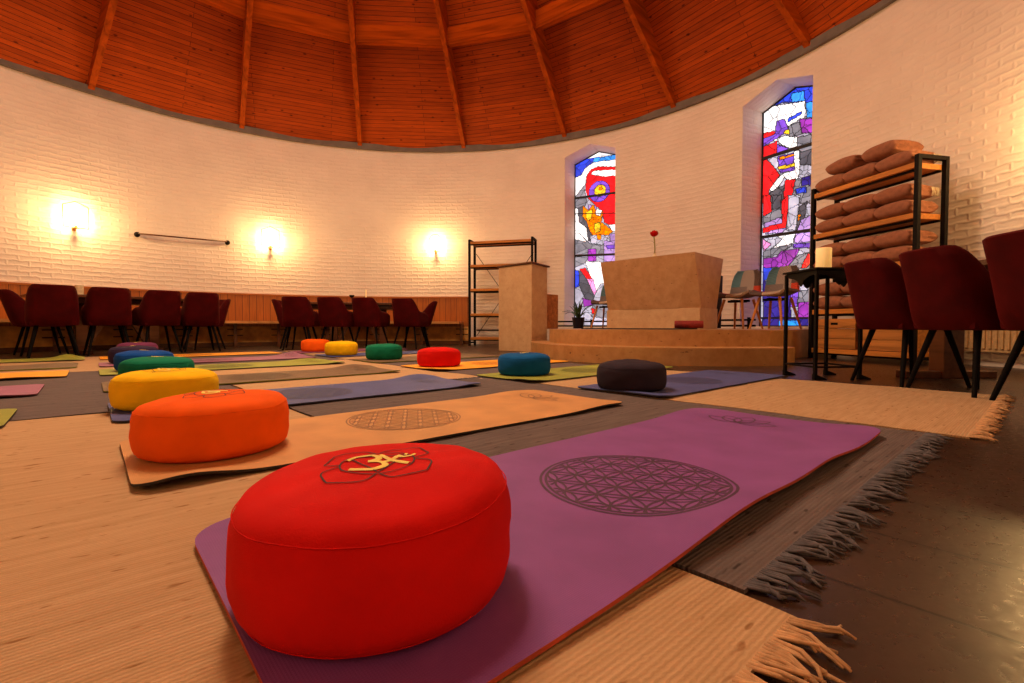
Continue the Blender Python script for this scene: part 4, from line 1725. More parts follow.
add_lathe(bm, [(0, 0.0405), (0.011, 0.0405), (0.010, 0.23), (0, 0.235)], 14)
obj('wax', bm, M['candle'], tc_, smooth=True, auto=40)
gb = thing('goblet', 'dark goblet on a thin stem standing on the middle table', 'goblet', on_table(cM, dM, 0.10, -0.1, 0.7505))
bm = bmesh.new()
add_lathe(bm, [(0, 0), (0.035, 0), (0.035, 0.005), (0.006, 0.012), (0.006, 0.09), (0.03, 0.10), (0.045, 0.135), (0.04, 0.135), (0.026, 0.106), (0, 0.10)], 22)
obj('cup', bm, M['black'], gb, smooth=True, auto=40)

# ------------------------------------------------------------------ sconces
def make_sconce(label, deg, z, rounded=False):
    a = radians(deg)
    t = thing('wall_sconce', label, 'lamp', polar(deg, R, z), a + pi, 'wire wall sconces on the brick wall')
    # local x points into the room
    bm = bmesh.new()
    add_box(bm, (0.02, 0.05, 0.05), (0.01, 0, -0.12), bevel=0.004)
    add_tube(bm, [(0.015, 0, -0.12), (0.11, 0, -0.12)], 0.008, 8)
    obj('bracket', bm, M['brass'], t)
    bm = bmesh.new()
    add_lathe(bm, [(0, -0.125), (0.034, -0.122), (0.034, -0.108), (0.016, -0.10), (0.016, -0.07), (0, -0.07)], 20, loc=(0.11, 0, 0))
    obj('base', bm, M['brass'], t, smooth=True, auto=40)
    bm = bmesh.new()
    if rounded:
        fr = [(-0.12, -0.11)] + [(-0.12 * cos(pi * k / 12), 0.11 + 0.12 * sin(pi * k / 12)) for k in range(13)] + [(0.12, -0.11)]
    else:
        fr = [(-0.145, -0.11), (-0.145, 0.21), (0, 0.275), (0.145, 0.21), (0.145, -0.11)]
    for p, q in zip(fr, fr[1:] + fr[:1]):
        add_tube(bm, [(0.11, p[0], p[1]), (0.11, q[0], q[1])], 0.006, 6)
    obj('wire_frame', bm, M['brass'], t)
    bm = bmesh.new()
    add_lathe(bm, [(0, -0.07), (0.018, -0.068), (0.022, -0.045), (0.042, 0.0), (0.045, 0.025), (0.03, 0.055), (0, 0.066)], 20, loc=(0.11, 0, 0))
    obj('bulb', bm, M['bulb'], t, smooth=True)
    return t


LIGHTCOL = (1.0, 0.62, 0.24)


def sconce_or_fill_light(deg, z, power):
    ld_ = bpy.data.lights.new('sconce_or_fill_light', 'POINT')
    ld_.energy = power
    ld_.color = LIGHTCOL
    ld_.shadow_soft_size = 0.05
    o = bpy.data.objects.new('sconce_or_fill_light', ld_)
    COL.objects.link(o)
    o.location = polar(deg, R - 0.20, z + 0.02)


SC = [(146.05, 1.93), (119.58, 1.94), (89.4, 1.985), (-2.5, 1.95)]
labs = ['wire wall sconce with a pointed frame, leftmost on the brick wall', 'wire wall sconce on the brick wall between the rail and the middle table',
        'wire wall sconce with a rounded frame beside the empty black shelf', 'wire wall sconce on the brick wall right of the blanket rack']
for i, (a, z) in enumerate(SC):
    if i < 3:
        make_sconce(labs[i], a, z, i == 2)
    sconce_or_fill_light(a, z, 42)
for a in (-32, -62, -92, -122, -152, 176):  # unseen fill lights added round the rest of the wall, no sconces there
    sconce_or_fill_light(a, 1.95, 8)

# ------------------------------------------------------------------ rugs
RUGT = 0.009


def make_rug(u0, u1, v0, v1, tan, label, fringe_len=0.0, far=False):
    cu, cv = (u0 + u1) / 2, (v0 + v1) / 2
    w, ln = u1 - u0, v1 - v0
    rnd = random.Random(int(u0 * 100 + v0 * 17))
    bm = bmesh.new()
    nx, ny = 40, 60
    g = []
    sd_ = rnd.random() * 10

    def edge(t, s):
        return noise.noise(Vector((t * 6, s, sd_))) * 0.008

    def pt(i, j):
        x = -w / 2 + w * i / nx
        y = -ln / 2 + ln * j / ny
        fx = abs(2 * i / nx - 1) ** 6
        fy = abs(2 * j / ny - 1) ** 6
        x += edge(y, 1.0 if x < 0 else 2.0) * fx
        y += edge(x, 3.0 if y < 0 else 4.0) * fy
        z = RUGT + 0.0025 * noise.noise(Vector((x * 5, y * 5, sd_))) - 0.002 * max(fx, fy)
        return x, y, z
    top = [[bm.verts.new(pt(i, j)) for i in range(nx + 1)] for j in range(ny + 1)]
    for j in range(ny):
        for i in range(nx):
            bm.faces.new((top[j][i], top[j][i + 1], top[j + 1][i + 1], top[j + 1][i]))
    border = [top[0][i] for i in range(nx + 1)] + [top[j][nx] for j in range(1, ny + 1)] + [top[ny][i] for i in range(nx - 1, -1, -1)] + [top[j][0] for j in range(ny - 1, 0, -1)]
    low = [bm.verts.new((v.co.x, v.co.y, 0.0008)) for v in border]
    nb = len(border)
    for k in range(nb):
        bm.faces.new((border[k], low[k], low[(k + 1) % nb], border[(k + 1) % nb]))
    c = uvp(cu, cv)
    o = obj('woven_rug', bm, M['rugtan' if tan else 'ruggrey'], loc=c, rot=YAW, smooth=True, auto=40)
    tag(o, label, 'rug', 'woven rugs on the floor')
    bm = bmesh.new()
    ends = ([-1] if fringe_len else []) + ([1] if far else [])
    if not ends:
        bm.free()
        return o
    for e in ends:
        x = -w / 2 + 0.008
        fl_ = fringe_len if e == -1 else 0.05
        while x < w / 2 - 0.005:
            # a knot gathers two or three warp ends
            kx = x + rnd.uniform(.004, .012)
            tl = fl_ * rnd.uniform(.65, 1.15)
            bend = rnd.uniform(-.03, .03)
            y0 = e * ln / 2
            tip = Vector((kx + bend, y0 + e * tl, 0.004))
            for k in range(3):
                sx = x + k * 0.006
                mid = Vector((sx * .35 + (kx + bend * .3) * .65, y0 + e * tl * .4, RUGT * .6 + rnd.uniform(.0, .006)))
                md2 = Vector((kx + bend * .7, y0 + e * tl * .75 + rnd.uniform(-.006, .006), 0.004 + rnd.uniform(.0, .006)))
                tp = tip + Vector((rnd.uniform(-.012, .012), rnd.uniform(-.012, .012), 0))
                add_tube(bm, [Vector((sx, y0 - e * 0.006, RUGT - 0.003)), mid, md2, tp], [0.0026, 0.0030, 0.0028, 0.0016], 5)
            x += rnd.uniform(.016, .021)
    f = obj('fringe', bm, M['fringetan' if tan else 'fringegrey'], o, smooth=True)
    f['kind'] = 'stuff'
    return o


make_rug(-0.80, 0.630, 0.195, 2.53, True, 'tan woven rug filling the near left foreground under the red and orange cushions', 0.056)
make_rug(0.645, 2.06, 0.262, 2.585, False, 'grey woven rug with a grey fringe under the far half of the purple mat', 0.056, True)
make_rug(2.075, 3.48, 0.165, 2.52, True, 'tan woven rug on the right reaching under the red armchairs and iron table', 0.045)
make_rug(-0.82, 0.625, 2.56, 4.98, False, 'grey woven rug on the left between two tan ones, under the yellow and green cushions')
make_rug(0.64, 2.05, 2.61, 5.0, True, 'tan woven rug in the middle showing between the blue and brown mats')
make_rug(2.07, 3.45, 2.55, 4.97, False, 'grey woven rug near the steps under the orange mat with the red cushion')
make_rug(-0.83, 0.62, 5.02, 7.38, True, 'tan woven rug at the far left in front of the left table')
make_rug(0.64, 2.05, 5.04, 7.42, False, 'grey woven rug at the far end in front of the middle table')
make_rug(2.07, 3.43, 5.01, 7.35, True, 'tan woven rug at the far end in front of the empty black shelf')
make_rug(-2.25, -0.85, 2.56, 4.98, True, 'tan woven rug mostly outside the left edge under the purple mat end')
make_rug(-2.25, -0.85, 5.02, 7.38, False, 'grey woven rug beyond the left edge in front of the left table')

# ------------------------------------------------------------------ yoga mats
MATC = {
    'purple': ((0.215, 0.060, 0.27), (0.42, 0.06, 0.02), (0.055, 0.014, 0.055)),
    'tan': ((0.54, 0.265, 0.085), (0.02, 0.015, 0.012), (0.25, 0.105, 0.032)),
    'blue': ((0.058, 0.075, 0.235), (0.03, 0.03, 0.055), (0.045, 0.050, 0.13)),
    'brown': ((0.155, 0.092, 0.047), (0.16, 0.20, 0.02), (0.09, 0.05, 0.025)),
    'green': ((0.27, 0.29, 0.035), (0.03, 0.03, 0.02), (0.13, 0.15, 0.02)),
    'mauve': ((0.30, 0.105, 0.20), (0.12, 0.03, 0.04), (0.15, 0.05, 0.075)),
    'orange': ((0.86, 0.36, 0.012), (0.12, 0.05, 0.01), (0.55, 0.17, 0.01)),
}
MM = {k: (yoga_mat_mat('mat_' + k, v[0]), basic('mat_edge_' + k, v[1], 0.8), basic('mat_print_' + k, v[2], 0.6)) for k, v in MATC.items()}
MT = 0.006
MBASE = 0.0125


def make_mat(kind, u0, u1, v0, v1, label, bumps=(), yaw=0.0, detail=1, flower=None, logo_end=1, grp='yoga mats laid out in rows'):
    """bumps: (x, y, amp, sx, sy) in the mat's own metres from its centre"""
    cu, cv = (u0 + u1) / 2, (v0 + v1) / 2
    ln, w = u1 - u0, v1 - v0
    sd_ = u0 * 3.3 + v0 * 5.1

    def zt(x, y):
        z = MBASE + MT + 0.0012 * (1 + noise.noise(Vector((x * 3, y * 3, sd_))))
        for bx, by, amp, sx, sy in bumps:
            z += amp * math.exp(-((x - bx) / sx) ** 2 - ((y - by) / sy) ** 2)
        return z
    bm = bmesh.new()
    nx, ny = (90, 26) if detail else (40, 12)
    cr = 0.085 if kind == 'purple' else 0.05

    def half(x):
        e = ln / 2 - abs(x)
        if e < cr:
            return w / 2 - cr + sqrt(max(0, cr * cr - (cr - e) ** 2))
        return w / 2
    xs = []
    for i in range(nx + 1):
        t = -1 + 2 * i / nx
        xs.append(ln / 2 * (t if abs(t) < 0.9 else math.copysign(1 - (1 - abs(t)) ** 1.0, t)))
    extra = [ln / 2 - q for q in (0.003, 0.008, 0.016, 0.03)]
    xs = sorted(set([round(x, 5) for x in xs] + extra + [-e for e in extra]))
    top, bot = [], []
    for x in xs:
        h_ = half(x)
        rt, rb = [], []
        for j in range(ny + 1):
            y = -h_ + 2 * h_ * j / ny
            z = zt(x, y)
            rt.append(bm.verts.new((x, y, z)))
            rb.append(bm.verts.new((x, y, z - MT)))
        top.append(rt)
        bot.append(rb)
    n_ = len(xs)
    for i in range(n_ - 1):
        for j in range(ny):
            bm.faces.new((top[i][j], top[i + 1][j], top[i + 1][j + 1], top[i][j + 1]))
            bm.faces.new((bot[i][j], bot[i][j + 1], bot[i + 1][j + 1], bot[i + 1][j])).material_index = 1
        for j in (0, ny):
            bm.faces.new((top[i][j], bot[i][j], bot[i + 1][j], top[i + 1][j])).material_index = 1
    for i in (0, n_ - 1):
        for j in range(ny):
            bm.faces.new((top[i][j], top[i][j + 1], bot[i][j + 1], bot[i][j])).material_index = 1
    c = uvp(cu, cv)
    o = obj('yoga_mat', bm, [MM[kind][0], MM[kind][1]], loc=c, rot=YAW + yaw, smooth=True, auto=50)
    tag(o, label, 'yoga mat', grp)
    # printed flower of overlapping circles
    if flower:
        fx, fy, fr, lw_ = flower
        bm = bmesh.new()

        def ribbon(pts, wd):
            prev = None
            for k, (x, y) in enumerate(pts):
                a = pts[max(0, k - 1)]
                b = pts[min(len(pts) - 1, k + 1)]
                dx, dy = b[0] - a[0], b[1] - a[1]
                l_ = hypot(dx, dy) or 1
                px, py = -dy / l_ * wd / 2, dx / l_ * wd / 2
                cur = (bm.verts.new((x + px, y + py, zt(x, y) + 0.0007)), bm.verts.new((x - px, y - py, zt(x, y) + 0.0007)))
                if prev:
                    bm.faces.new((prev[0], prev[1], cur[1], cur[0]))
                prev = cur
        ns = 72 if detail else 36
        for r in (fr, fr * 0.945):
            ribbon([(fx + r * cos(2 * pi * k / ns), fy + r * sin(2 * pi * k / ns)) for k in range(ns + 1)], lw_)
        ri = fr * 0.945
        rc = ri / 3
        ms = 42 if detail else 24
        for a in range(-4, 5):
            for b in range(-4, 5):
                ox = rc * (a + b * 0.5)
                oy = rc * b * sqrt(3) / 2
                dist = hypot(ox, oy)
                if dist > rc * 3.61:
                    continue
                run = []
                for k in range(ms + 1):
                    x = ox + rc * cos(2 * pi * k / ms)
                    y = oy + rc * sin(2 * pi * k / ms)
                    if hypot(x, y) <= ri + 1e-4:
                        run.append((fx + x, fy + y))
                    else:
                        if len(run) > 1:
                            ribbon(run, lw_ * 0.8)
                        run = []
                if len(run) > 1:
                    ribbon(run, lw_ * 0.8)
        obj('printed_pattern', bm, MM[kind][2], o, normals=False)
        # little lotus outline at the end of the mat
        bm = bmesh.new()
        lx, ly = logo_end * (ln / 2 - 0.215), 0.075
        s = 0.13

        def petal(ang, length, wd, cx=0.0, cy=0.0):
            pts = []
            for k in range(17):
                t = k / 16
                q = t * 2 if t < .5 else 2 - t * 2
                side = 1 if t < .5 else -1
                px = length * q
                py = side * wd * sin(pi * q) ** 0.8
                pts.append((lx + s * (cx + px * cos(ang) - py * sin(ang)), ly + s * (cy + px * sin(ang) + py * cos(ang))))
            ribbon(pts, 0.006)
        for ang in (0, 0.65, -0.65, 1.25, -1.25):
            petal(ang + (pi / 2 if False else 0), 1.0 if ang == 0 else 0.95, 0.24)
        obj('printed_logo', bm, MM[kind][2], o, normals=False)
    o['zt'] = 0
    del o['zt']
    return zt


F1 = (-0.127, -0.054, 0.204, 0.006)
make_mat('purple', 0.116, 1.905, 0.345, 0.955, 'purple yoga mat under the red cushion, nearest to the camera', bumps=((0.30, -0.30, 0.012, 0.18, 0.10), (0.1, -0.32, 0.012, 0.55, 0.07), (0.86, -0.28, 0.012, 0.12, 0.12), (-0.15, -0.30, 0.016, 0.22, 0.10), (0.72, 0.29, 0.010, 0.14, 0.1)), flower=F1)
make_mat('tan', 0.06, 1.765, 1.235, 1.825, 'tan yoga mat under the orange cushion, second from the camera', bumps=((-0.76, -0.29, 0.018, 0.10, 0.06), (0.68, 0.25, 0.010, 0.13, 0.12), (0.72, -0.27, 0.010, 0.16, 0.08)), flower=(-0.05, 0.04, 0.203, 0.0045))
make_mat('blue', 0.055, 1.72, 2.19, 2.79, 'blue grey yoga mat under the yellow cushion, third in the near row', bumps=((0.72, 0.26, 0.026, 0.12, 0.10), (0.76, -0.27, 0.012, 0.10, 0.08)), flower=(-0.05, 0.0, 0.20, 0.006))
make_mat('brown', 0.05, 1.77, 3.25, 3.84, 'brown yoga mat under the green cushion, fourth in the near row', bumps=((0.72, 0.26, 0.030, 0.14, 0.10), (0.79, -0.27, 0.010, 0.08, 0.08)), detail=0, flower=(-0.05, 0.0, 0.20, 0.006))
make_mat('green', 0.05, 1.80, 4.37, 4.98, 'olive green yoga mat under the blue cushion, fifth in the near row', bumps=((0.70, 0.26, 0.022, 0.14, 0.10), (0.80, -0.26, 0.014, 0.08, 0.08)), detail=0, flower=(-0.05, 0.0, 0.20, 0.006))
make_mat('mauve', 0.06, 1.87, 5.34, 5.94, 'mauve yoga mat with a raised corner under the navy cushion, sixth in the near row', bumps=((0.78, 0.20, 0.045, 0.12, 0.14),), detail=0, flower=(-0.05, 0.0, 0.20, 0.006))
make_mat('orange', 0.08, 1.85, 6.48, 7.10, 'orange yoga mat under the violet cushion, farthest in the near row', detail=0, flower=(-0.05, 0.0, 0.20, 0.006))
# second row, in front of the steps
make_mat('blue', 2.03, 3.62, 1.215, 1.77, 'blue grey yoga mat under the charcoal cushion beside the iron table', bumps=((-0.77, -0.15, 0.010, 0.06, 0.25),), flower=(-0.0, 0.0, 0.18, 0.0045))
make_mat('green', 2.015, 3.68, 2.09, 2.68, 'olive green yoga mat under the blue cushion in front of the podium', bumps=((-0.80, -0.22, 0.014, 0.07, 0.12),), flower=(0.0, 0.0, 0.18, 0.0045))
make_mat('orange', 2.00, 3.52, 3.11, 3.74, 'orange yoga mat under the bright red cushion in front of the lectern', bumps=((-0.73, -0.25, 0.014, 0.07, 0.12),), detail=0, flower=(0.0, 0.0, 0.18, 0.0045))
make_mat('brown', 2.02, 3.60, 4.20, 4.80, 'brown yoga mat under the emerald cushion in the far row', detail=0)
make_mat('blue', 2.03, 3.60, 5.32, 5.92, 'blue grey yoga mat under the small yellow cushion in the far row', detail=0)
make_mat('mauve', 2.04, 3.60, 6.40, 7.0, 'mauve yoga mat under the small orange cushion at the far end', detail=0)
# third row, running out of the left edge
make_mat('green', -1.95, -0.225, 2.33, 2.83, 'olive green yoga mat whose end enters at the lower left edge', detail=0)
make_mat('mauve', -2.0, -0.20, 3.33, 3.93, 'purple pink yoga mat whose end enters at the left edge above the olive one', bumps=((0.7, -0.27, 0.012, 0.15, 0.08),), detail=0)
make_mat('orange', -2.0, -0.12, 4.43, 5.05, 'orange yoga mat whose end enters at the left edge', bumps=((0.7, -0.27, 0.012, 0.15, 0.08),), detail=0)
make_mat('brown', -2.0, -0.08, 5.36, 5.98, 'brown yoga mat whose end enters at the left edge beyond the orange one', bumps=((0.82, 0.1, 0.02, 0.15, 0.25),), detail=0)
make_mat('green', -2.0, -0.04, 6.52, 7.15, 'bright green yoga mat farthest back at the left edge', bumps=((0.84, 0.1, 0.045, 0.10, 0.3),), detail=0)

# ------------------------------------------------------------------ cushions
CUSH = {
    'red': (0.60, 0.006, 0.004), 'orange': (0.86, 0.115, 0.004), 'yellow': (0.86, 0.51, 0.004), 'green': (0.004, 0.165, 0.085),
    'blue': (0.004, 0.060, 0.29), 'teal': (0.003, 0.085, 0.27), 'indigo': (0.028, 0.018, 0.05), 'violet': (0.16, 0.035, 0.10), 'charcoal': (0.026, 0.018, 0.030),
}
CM = {}
for k, c in CUSH.items():
    CM[k] = (basic('cushion_' + k, c, 0.85, nscale=9, namt=0.07, bump=0.35, bscale=500, sheen=0.12, spec=0.12, sheen_tint=c), basic('piping_' + k, [x * 0.9 for x in c], 0.9, spec=0.1))


def make_cushion(kind, u, v, label, seed=0, Rr=0.19, H=0.165, emblem=None, tilt=(0, 0), sag=0.0, base=0.0205, look=None, detail=1, loop=None):
    c = uvp(u, v, base)
    ang = atan2(c.y, c.x) - pi / 2 if look is None else look
    t = thing('meditation_cushion', label, 'cushion', c, ang, 'round meditation cushions on the mats')
    sd_ = seed * 7.7

    def radius(s):       # s in 0..1 height fraction
        q = abs(2 * s - 1)
        return Rr * (0.86 + 0.14 * (1 - q ** 2.6) ** 0.6) if q < 1 else Rr * 0.86

    def wob(th, s):
        return 1 + 0.012 * noise.noise(Vector((cos(th) * 1.5, sin(th) * 1.5, sd_ + s * 1.5))) + 0.006 * noise.noise(Vector((cos(th) * 5, sin(th) * 5, sd_ + s * 6)))

    def topz(x, y):
        r = hypot(x, y) / (Rr * 0.86)
        rr = min(1, r)
        dome = 0.012 * (1 - rr ** 2.2)
        n1 = noise.noise(Vector((x * 9, y * 9, sd_))) * 0.009 + noise.noise(Vector((x * 28, y * 15, sd_ + 4))) * 0.003 + noise.noise(Vector((x * 5 + y * 4, y * 24 - x * 9, sd_ + 9))) * 0.0045
        rim_ = -0.006 * max(0, (rr - 0.80) / 0.20) ** 2.2
        return H - 0.010 + dome + n1 * (1 - 0.5 * rr) + rim_ + tilt[0] * x + tilt[1] * y
    bm = bmesh.new()
    nt_ = 96 if detail else 48
    rings = []
    ns = 18 if detail else 10
    z_edge = 0.0
    # underside
    cb = bm.verts.new((0, 0, 0.004))
    for rr in (0.4, 0.75, 0.93):
        rings.append([bm.verts.new((Rr * 0.80 * rr * cos(2 * pi * k / nt_), Rr * 0.80 * rr * sin(2 * pi * k / nt_), 0.0)) for k in range(nt_)])
    PR = [(0.0, 0.84), (0.05, 0.92), (0.11, 0.965), (0.22, 0.992), (0.40, 1.0), (0.64, 1.0), (0.77, 0.99), (0.86, 0.965), (0.93, 0.925), (0.975, 0.88), (1.0, 0.83)]

    def prad(q):
        for (z0, r0_), (z1, r1_) in zip(PR, PR[1:]):
            if q <= z1:
                return r0_ + (r1_ - r0_) * (q - z0) / (z1 - z0)
        return PR[-1][1]
    for i in range(ns + 1):
        s = i / ns
        s = 0.5 - 0.5 * cos(pi * s)
        ring = []
        for k in range(nt_):
            th = 2 * pi * k / nt_
            r = Rr * wob(th, s) * prad(s)
            ze = topz(Rr * 0.815 * cos(th), Rr * 0.815 * sin(th))
            fold = 1 + 0.013 * noise.noise(Vector((cos(th) * 3, sin(th) * 3, s * 6 + sd_)))
            ring.append(bm.verts.new((r * fold * cos(th), r * fold * sin(th), ze * s)))
        rings.append(ring)
    for rr in ((0.97, 0.93, 0.88, 0.8, 0.72, 0.62, 0.52, 0.42, 0.32, 0.22, 0.12) if detail else (0.95, 0.85, 0.7, 0.5, 0.25)):
        ring = []
        for k in range(nt_):
            th = 2 * pi * k / nt_
            r = Rr * 0.815 * rr
            x, y = r * cos(th), r * sin(th)
            ring.append(bm.verts.new((x, y, topz(x, y))))
        rings.append(ring)
    for a, b in zip(rings, rings[1:]):
        for k in range(nt_):
            bm.faces.new((a[k], a[(k + 1) % nt_], b[(k + 1) % nt_], b[k]))
    for k in range(nt_):
        bm.faces.new((cb, rings[0][(k + 1) % nt_], rings[0][k]))
    ct = bm.verts.new((0, 0, topz(0, 0)))
    for k in range(nt_):
        bm.faces.new((rings[-1][k], rings[-1][(k + 1) % nt_], ct))
    obj('cover', bm, CM[kind][0], t, smooth=True)
    # seams
    for which in (0, 1):
        bm = bmesh.new()
        pts = []
        for k in range(73):
            th = 2 * pi * k / 72
            if which:
                s = 0.86
                r = Rr * wob(th, s) * prad(s) + 0.0004
                z = topz(Rr * 0.815 * cos(th), Rr * 0.815 * sin(th)) * s
            else:
                s = 0.07
                r = Rr * wob(th, s) * prad(s) + 0.0004
                z = topz(Rr * 0.815 * cos(th), Rr * 0.815 * sin(th)) * s
            pts.append((r * cos(th), r * sin(th), z))
        add_tube(bm, pts, 0.0008, 6, cap=False)
        obj('seam', bm, CM[kind][1], t, smooth=True)
    if loop is not None:
        bm = bmesh.new()
        a = loop
        base_ = Vector((cos(a) * Rr * 0.985, sin(a) * Rr * 0.985, 0.062))
        outd = Vector((cos(a), sin(a), 0))
        pts = [base_ + Vector((0, 0, 0.012)), base_ + outd * 0.010 + Vector((0, 0, 0.010)), base_ + outd * 0.012 + Vector((0, 0, -0.002)), base_ + outd * 0.008 + Vector((0, 0, -0.008)), base_ + Vector((0, 0, -0.008))]
        add_tube(bm, pts, 0.003, 6)
        obj('loop_handle', bm, CM[kind][1], t, smooth=True)
    if emblem:
        def ribbon(bm, pts, wd, lift=0.0012):
            fine = []
            for (x0, y0), (x1, y1) in zip(pts, pts[1:]):
                m_ = max(1, int(hypot(x1 - x0, y1 - y0) / 0.006))
                fine += [(x0 + (x1 - x0) * q / m_, y0 + (y1 - y0) * q / m_) for q in range(m_)]
            fine.append(pts[-1])
            prev = None
            for k, (x, y) in enumerate(fine):
                a = fine[max(0, k - 1)]
                b = fine[min(len(fine) - 1, k + 1)]
                dx, dy = b[0] - a[0], b[1] - a[1]
                l_ = hypot(dx, dy) or 1
                px, py = -dy / l_ * wd / 2, dx / l_ * wd / 2
                mid = bm.verts.new((x, y, topz(x, y) + lift + wd * 0.16))
                cur = (bm.verts.new((x + px, y + py, topz(x + px, y + py) + lift)), mid, bm.verts.new((x - px, y - py, topz(x - px, y - py) + lift)))
                if prev:
                    bm.faces.new((prev[0], prev[1], cur[1], cur[0]))
                    bm.faces.new((prev[1], prev[2], cur[2], cur[1]))
                prev = cur
        E = 0.076

        def cub(pts, n=8):
            out = []
            P = [pts[0]] + list(pts) + [pts[-1]]
            for i in range(1, len(P) - 2):
                p0, p1, p2, p3 = P[i - 1], P[i], P[i + 1], P[i + 2]
                for k in range(n):
                    t_ = k / n
                    out.append(tuple(0.5 * (2 * p1[d] + (p2[d] - p0[d]) * t_ + (2 * p0[d] - 5 * p1[d] + 4 * p2[d] - p3[d]) * t_ ** 2 + (3 * p1[d] - p0[d] - 3 * p2[d] + p3[d]) * t_ ** 3) for d in (0, 1)))
            out.append(tuple(pts[-1]))
            return out

        def sc(pts):
            return [(x * E, y * E) for x, y in pts]
        bm = bmesh.new()
        lines = []
        circ_ = [(0.62 * cos(2 * pi * k / 40), 0.62 * sin(2 * pi * k / 40)) for k in range(41)]
        lines.append(circ_)
        npet = {'om': 4, 'dash': 6}.get(emblem, 5)
        for k in range(npet):
            a = 2 * pi * (k + 0.5) / npet
            sp = pi / npet * 0.95
            tip_ = (1.08 * cos(a), 1.08 * sin(a))
            lft = cub([(0.62 * cos(a - sp), 0.62 * sin(a - sp)), (0.90 * cos(a - sp * .75), 0.90 * sin(a - sp * .75)), (0.99 * cos(a - sp * .3), 0.99 * sin(a - sp * .3)), tip_])
            rgt = cub([tip_, (0.99 * cos(a + sp * .3), 0.99 * sin(a + sp * .3)), (0.90 * cos(a + sp * .75), 0.90 * sin(a + sp * .75)), (0.62 * cos(a + sp), 0.62 * sin(a + sp))])
            lines.append(lft)
            lines.append(rgt)
        if emblem == 'om':
            lines.append([(-0.5, 0.36), (0.0, -0.56), (0.5, 0.36), (-0.5, 0.36)])
        for ln_ in lines:
            ribbon(bm, sc(ln_), 0.0022)
        obj('embroidered_outline', bm, M['thread'], t, smooth=True)
        bm = bmesh.new()
        if emblem == 'om':
            ribbon(bm, sc(cub([(-0.52, 0.20), (-0.36, 0.42), (-0.08, 0.40), (0.02, 0.20), (-0.10, 0.06), (-0.16, 0.05)])), 0.0085)
            ribbon(bm, sc(cub([(-0.16, 0.05), (0.04, 0.02), (0.12, -0.20), (-0.08, -0.40), (-0.32, -0.36), (-0.44, -0.28)])), 0.0085)
            ribbon(bm, sc(cub([(0.05, -0.02), (0.22, 0.10), (0.34, 0.30)])), 0.0072)
            ribbon(bm, sc(cub([(0.06, 0.40), (0.20, 0.16), (0.42, -0.14), (0.52, -0.24)])), 0.008)
            ribbon(bm, sc(cub([(0.36, 0.34), (0.44, 0.22), (0.58, 0.20), (0.64, 0.28)])), 0.006)
            ribbon(bm, sc([(0.48, 0.36), (0.53, 0.33)]), 0.007)
        else:
            ribbon(bm, sc(cub([(-0.36, 0.16), (-0.30, -0.12), (-0.02, -0.22), (0.12, 0.0), (-0.02, 0.18), (-0.22, 0.12)])), 0.009)
            ribbon(bm, sc([(0.12, 0.24), (0.12, -0.26)]), 0.008)
            ribbon(bm, sc([(-0.4, 0.28), (0.42, 0.28)]), 0.007)
        obj('embroidered_symbol', bm, M['gold'], t, smooth=True)
    return t


make_cushion('red', 0.280, 0.582, 'large red round cushion with a yellow om symbol in the near foreground', 1, 0.173, 0.157, 'om', tilt=(0.05, 0.02), loop=radians(5))
make_cushion('orange', 0.257, 1.533, 'orange round cushion on the tan mat behind the large red one', 2, 0.186, 0.150, 'dash', tilt=(0.02, 0.0))
make_cushion('yellow', 0.245, 2.512, 'yellow round cushion behind the orange one on the blue grey mat', 3, 0.190, 0.150, 'mark')
make_cushion('green', 0.31, 3.62, 'green round cushion in the left line behind the yellow one', 4, 0.188, 0.150, 'mark')
make_cushion('blue', 0.32, 4.66, 'royal blue round cushion in the left line behind the green one', 5, 0.188, 0.150, 'mark')
make_cushion('indigo', 0.31, 5.66, 'dark navy round cushion in the left line behind the royal blue one', 6, 0.188, 0.155, 'mark', detail=0)
make_cushion('violet', 0.40, 6.75, 'violet round cushion farthest back in the left line', 7, 0.188, 0.160, 'mark', detail=0)
make_cushion('charcoal', 2.205, 1.515, 'charcoal round cushion on the blue grey mat in front of the altar', 8, 0.185, 0.150)
make_cushion('teal', 2.305, 2.475, 'blue round cushion on the olive mat in front of the lectern', 9, 0.186, 0.150, 'mark')
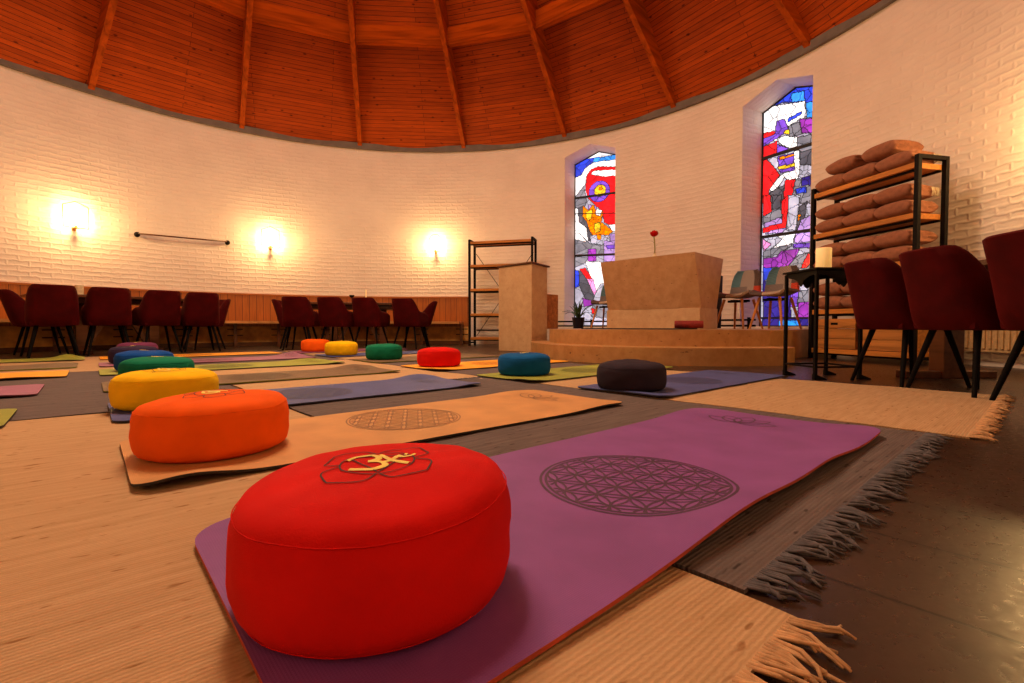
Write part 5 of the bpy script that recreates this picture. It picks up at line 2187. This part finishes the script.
make_cushion('red', 2.25, 3.49, 'bright red round cushion on the orange mat in the far row', 10, 0.186, 0.155)
make_cushion('green', 2.295, 4.60, 'emerald round cushion in the far row between the red and yellow ones', 11, 0.186, 0.155)
make_cushion('yellow', 2.245, 5.60, 'small looking yellow round cushion in the far row before the middle table', 12, 0.186, 0.160)
make_cushion('orange', 2.32, 6.68, 'small looking orange round cushion farthest back in the far row', 13, 0.186, 0.165)

# ------------------------------------------------------------------ light
def area(name, loc, size, power, col, target):
    d = bpy.data.lights.new(name, 'AREA')
    d.shape = 'DISK'
    d.size = size
    d.energy = power
    d.color = col
    o = bpy.data.objects.new(name, d)
    COL.objects.link(o)
    o.location = loc
    o.rotation_euler = (Vector(target) - Vector(loc)).to_track_quat('-Z', 'Y').to_euler()
    return o


pd = bpy.data.lights.new('hall_lamp', 'POINT')
pd.energy = 470
pd.color = (1.0, 0.69, 0.47)
pd.shadow_soft_size = 0.35
po = bpy.data.objects.new('hall_lamp', pd)
COL.objects.link(po)
po.location = (CX, CY, 7.6)

area('overhead_soft_disk', (CX, CY, 5.0), 1.9, 255, (1.0, 0.69, 0.43), (CX, CY, 0))  # unseen extra overhead disk, added for soft light that fades outwards

w = bpy.data.worlds.new('World')
scene.world = w
w.use_nodes = True
w.node_tree.nodes['Background'].inputs['Color'].default_value = (0.6, 0.7, 1.0, 1)
w.node_tree.nodes['Background'].inputs['Strength'].default_value = 0.3

# ------------------------------------------------------------------ camera
cam = bpy.data.cameras.new('Camera')
cam.sensor_width = 36.0
cam.sensor_fit = 'HORIZONTAL'
cam.lens = FPX / 1024 * 36.0
cam.clip_start = 0.01
co = bpy.data.objects.new('Camera', cam)
COL.objects.link(co)
co.location = (0, 0, CAMH)
co.rotation_euler = (pi / 2 - HORP, 0, 0)
cam.dof.use_dof = False
scene.camera = co

scene.view_settings.view_transform = 'Standard'
scene.view_settings.look = 'None'
scene.view_settings.exposure = 0.0
scene.view_settings.gamma = 1.0
scene.view_settings.use_curve_mapping = False
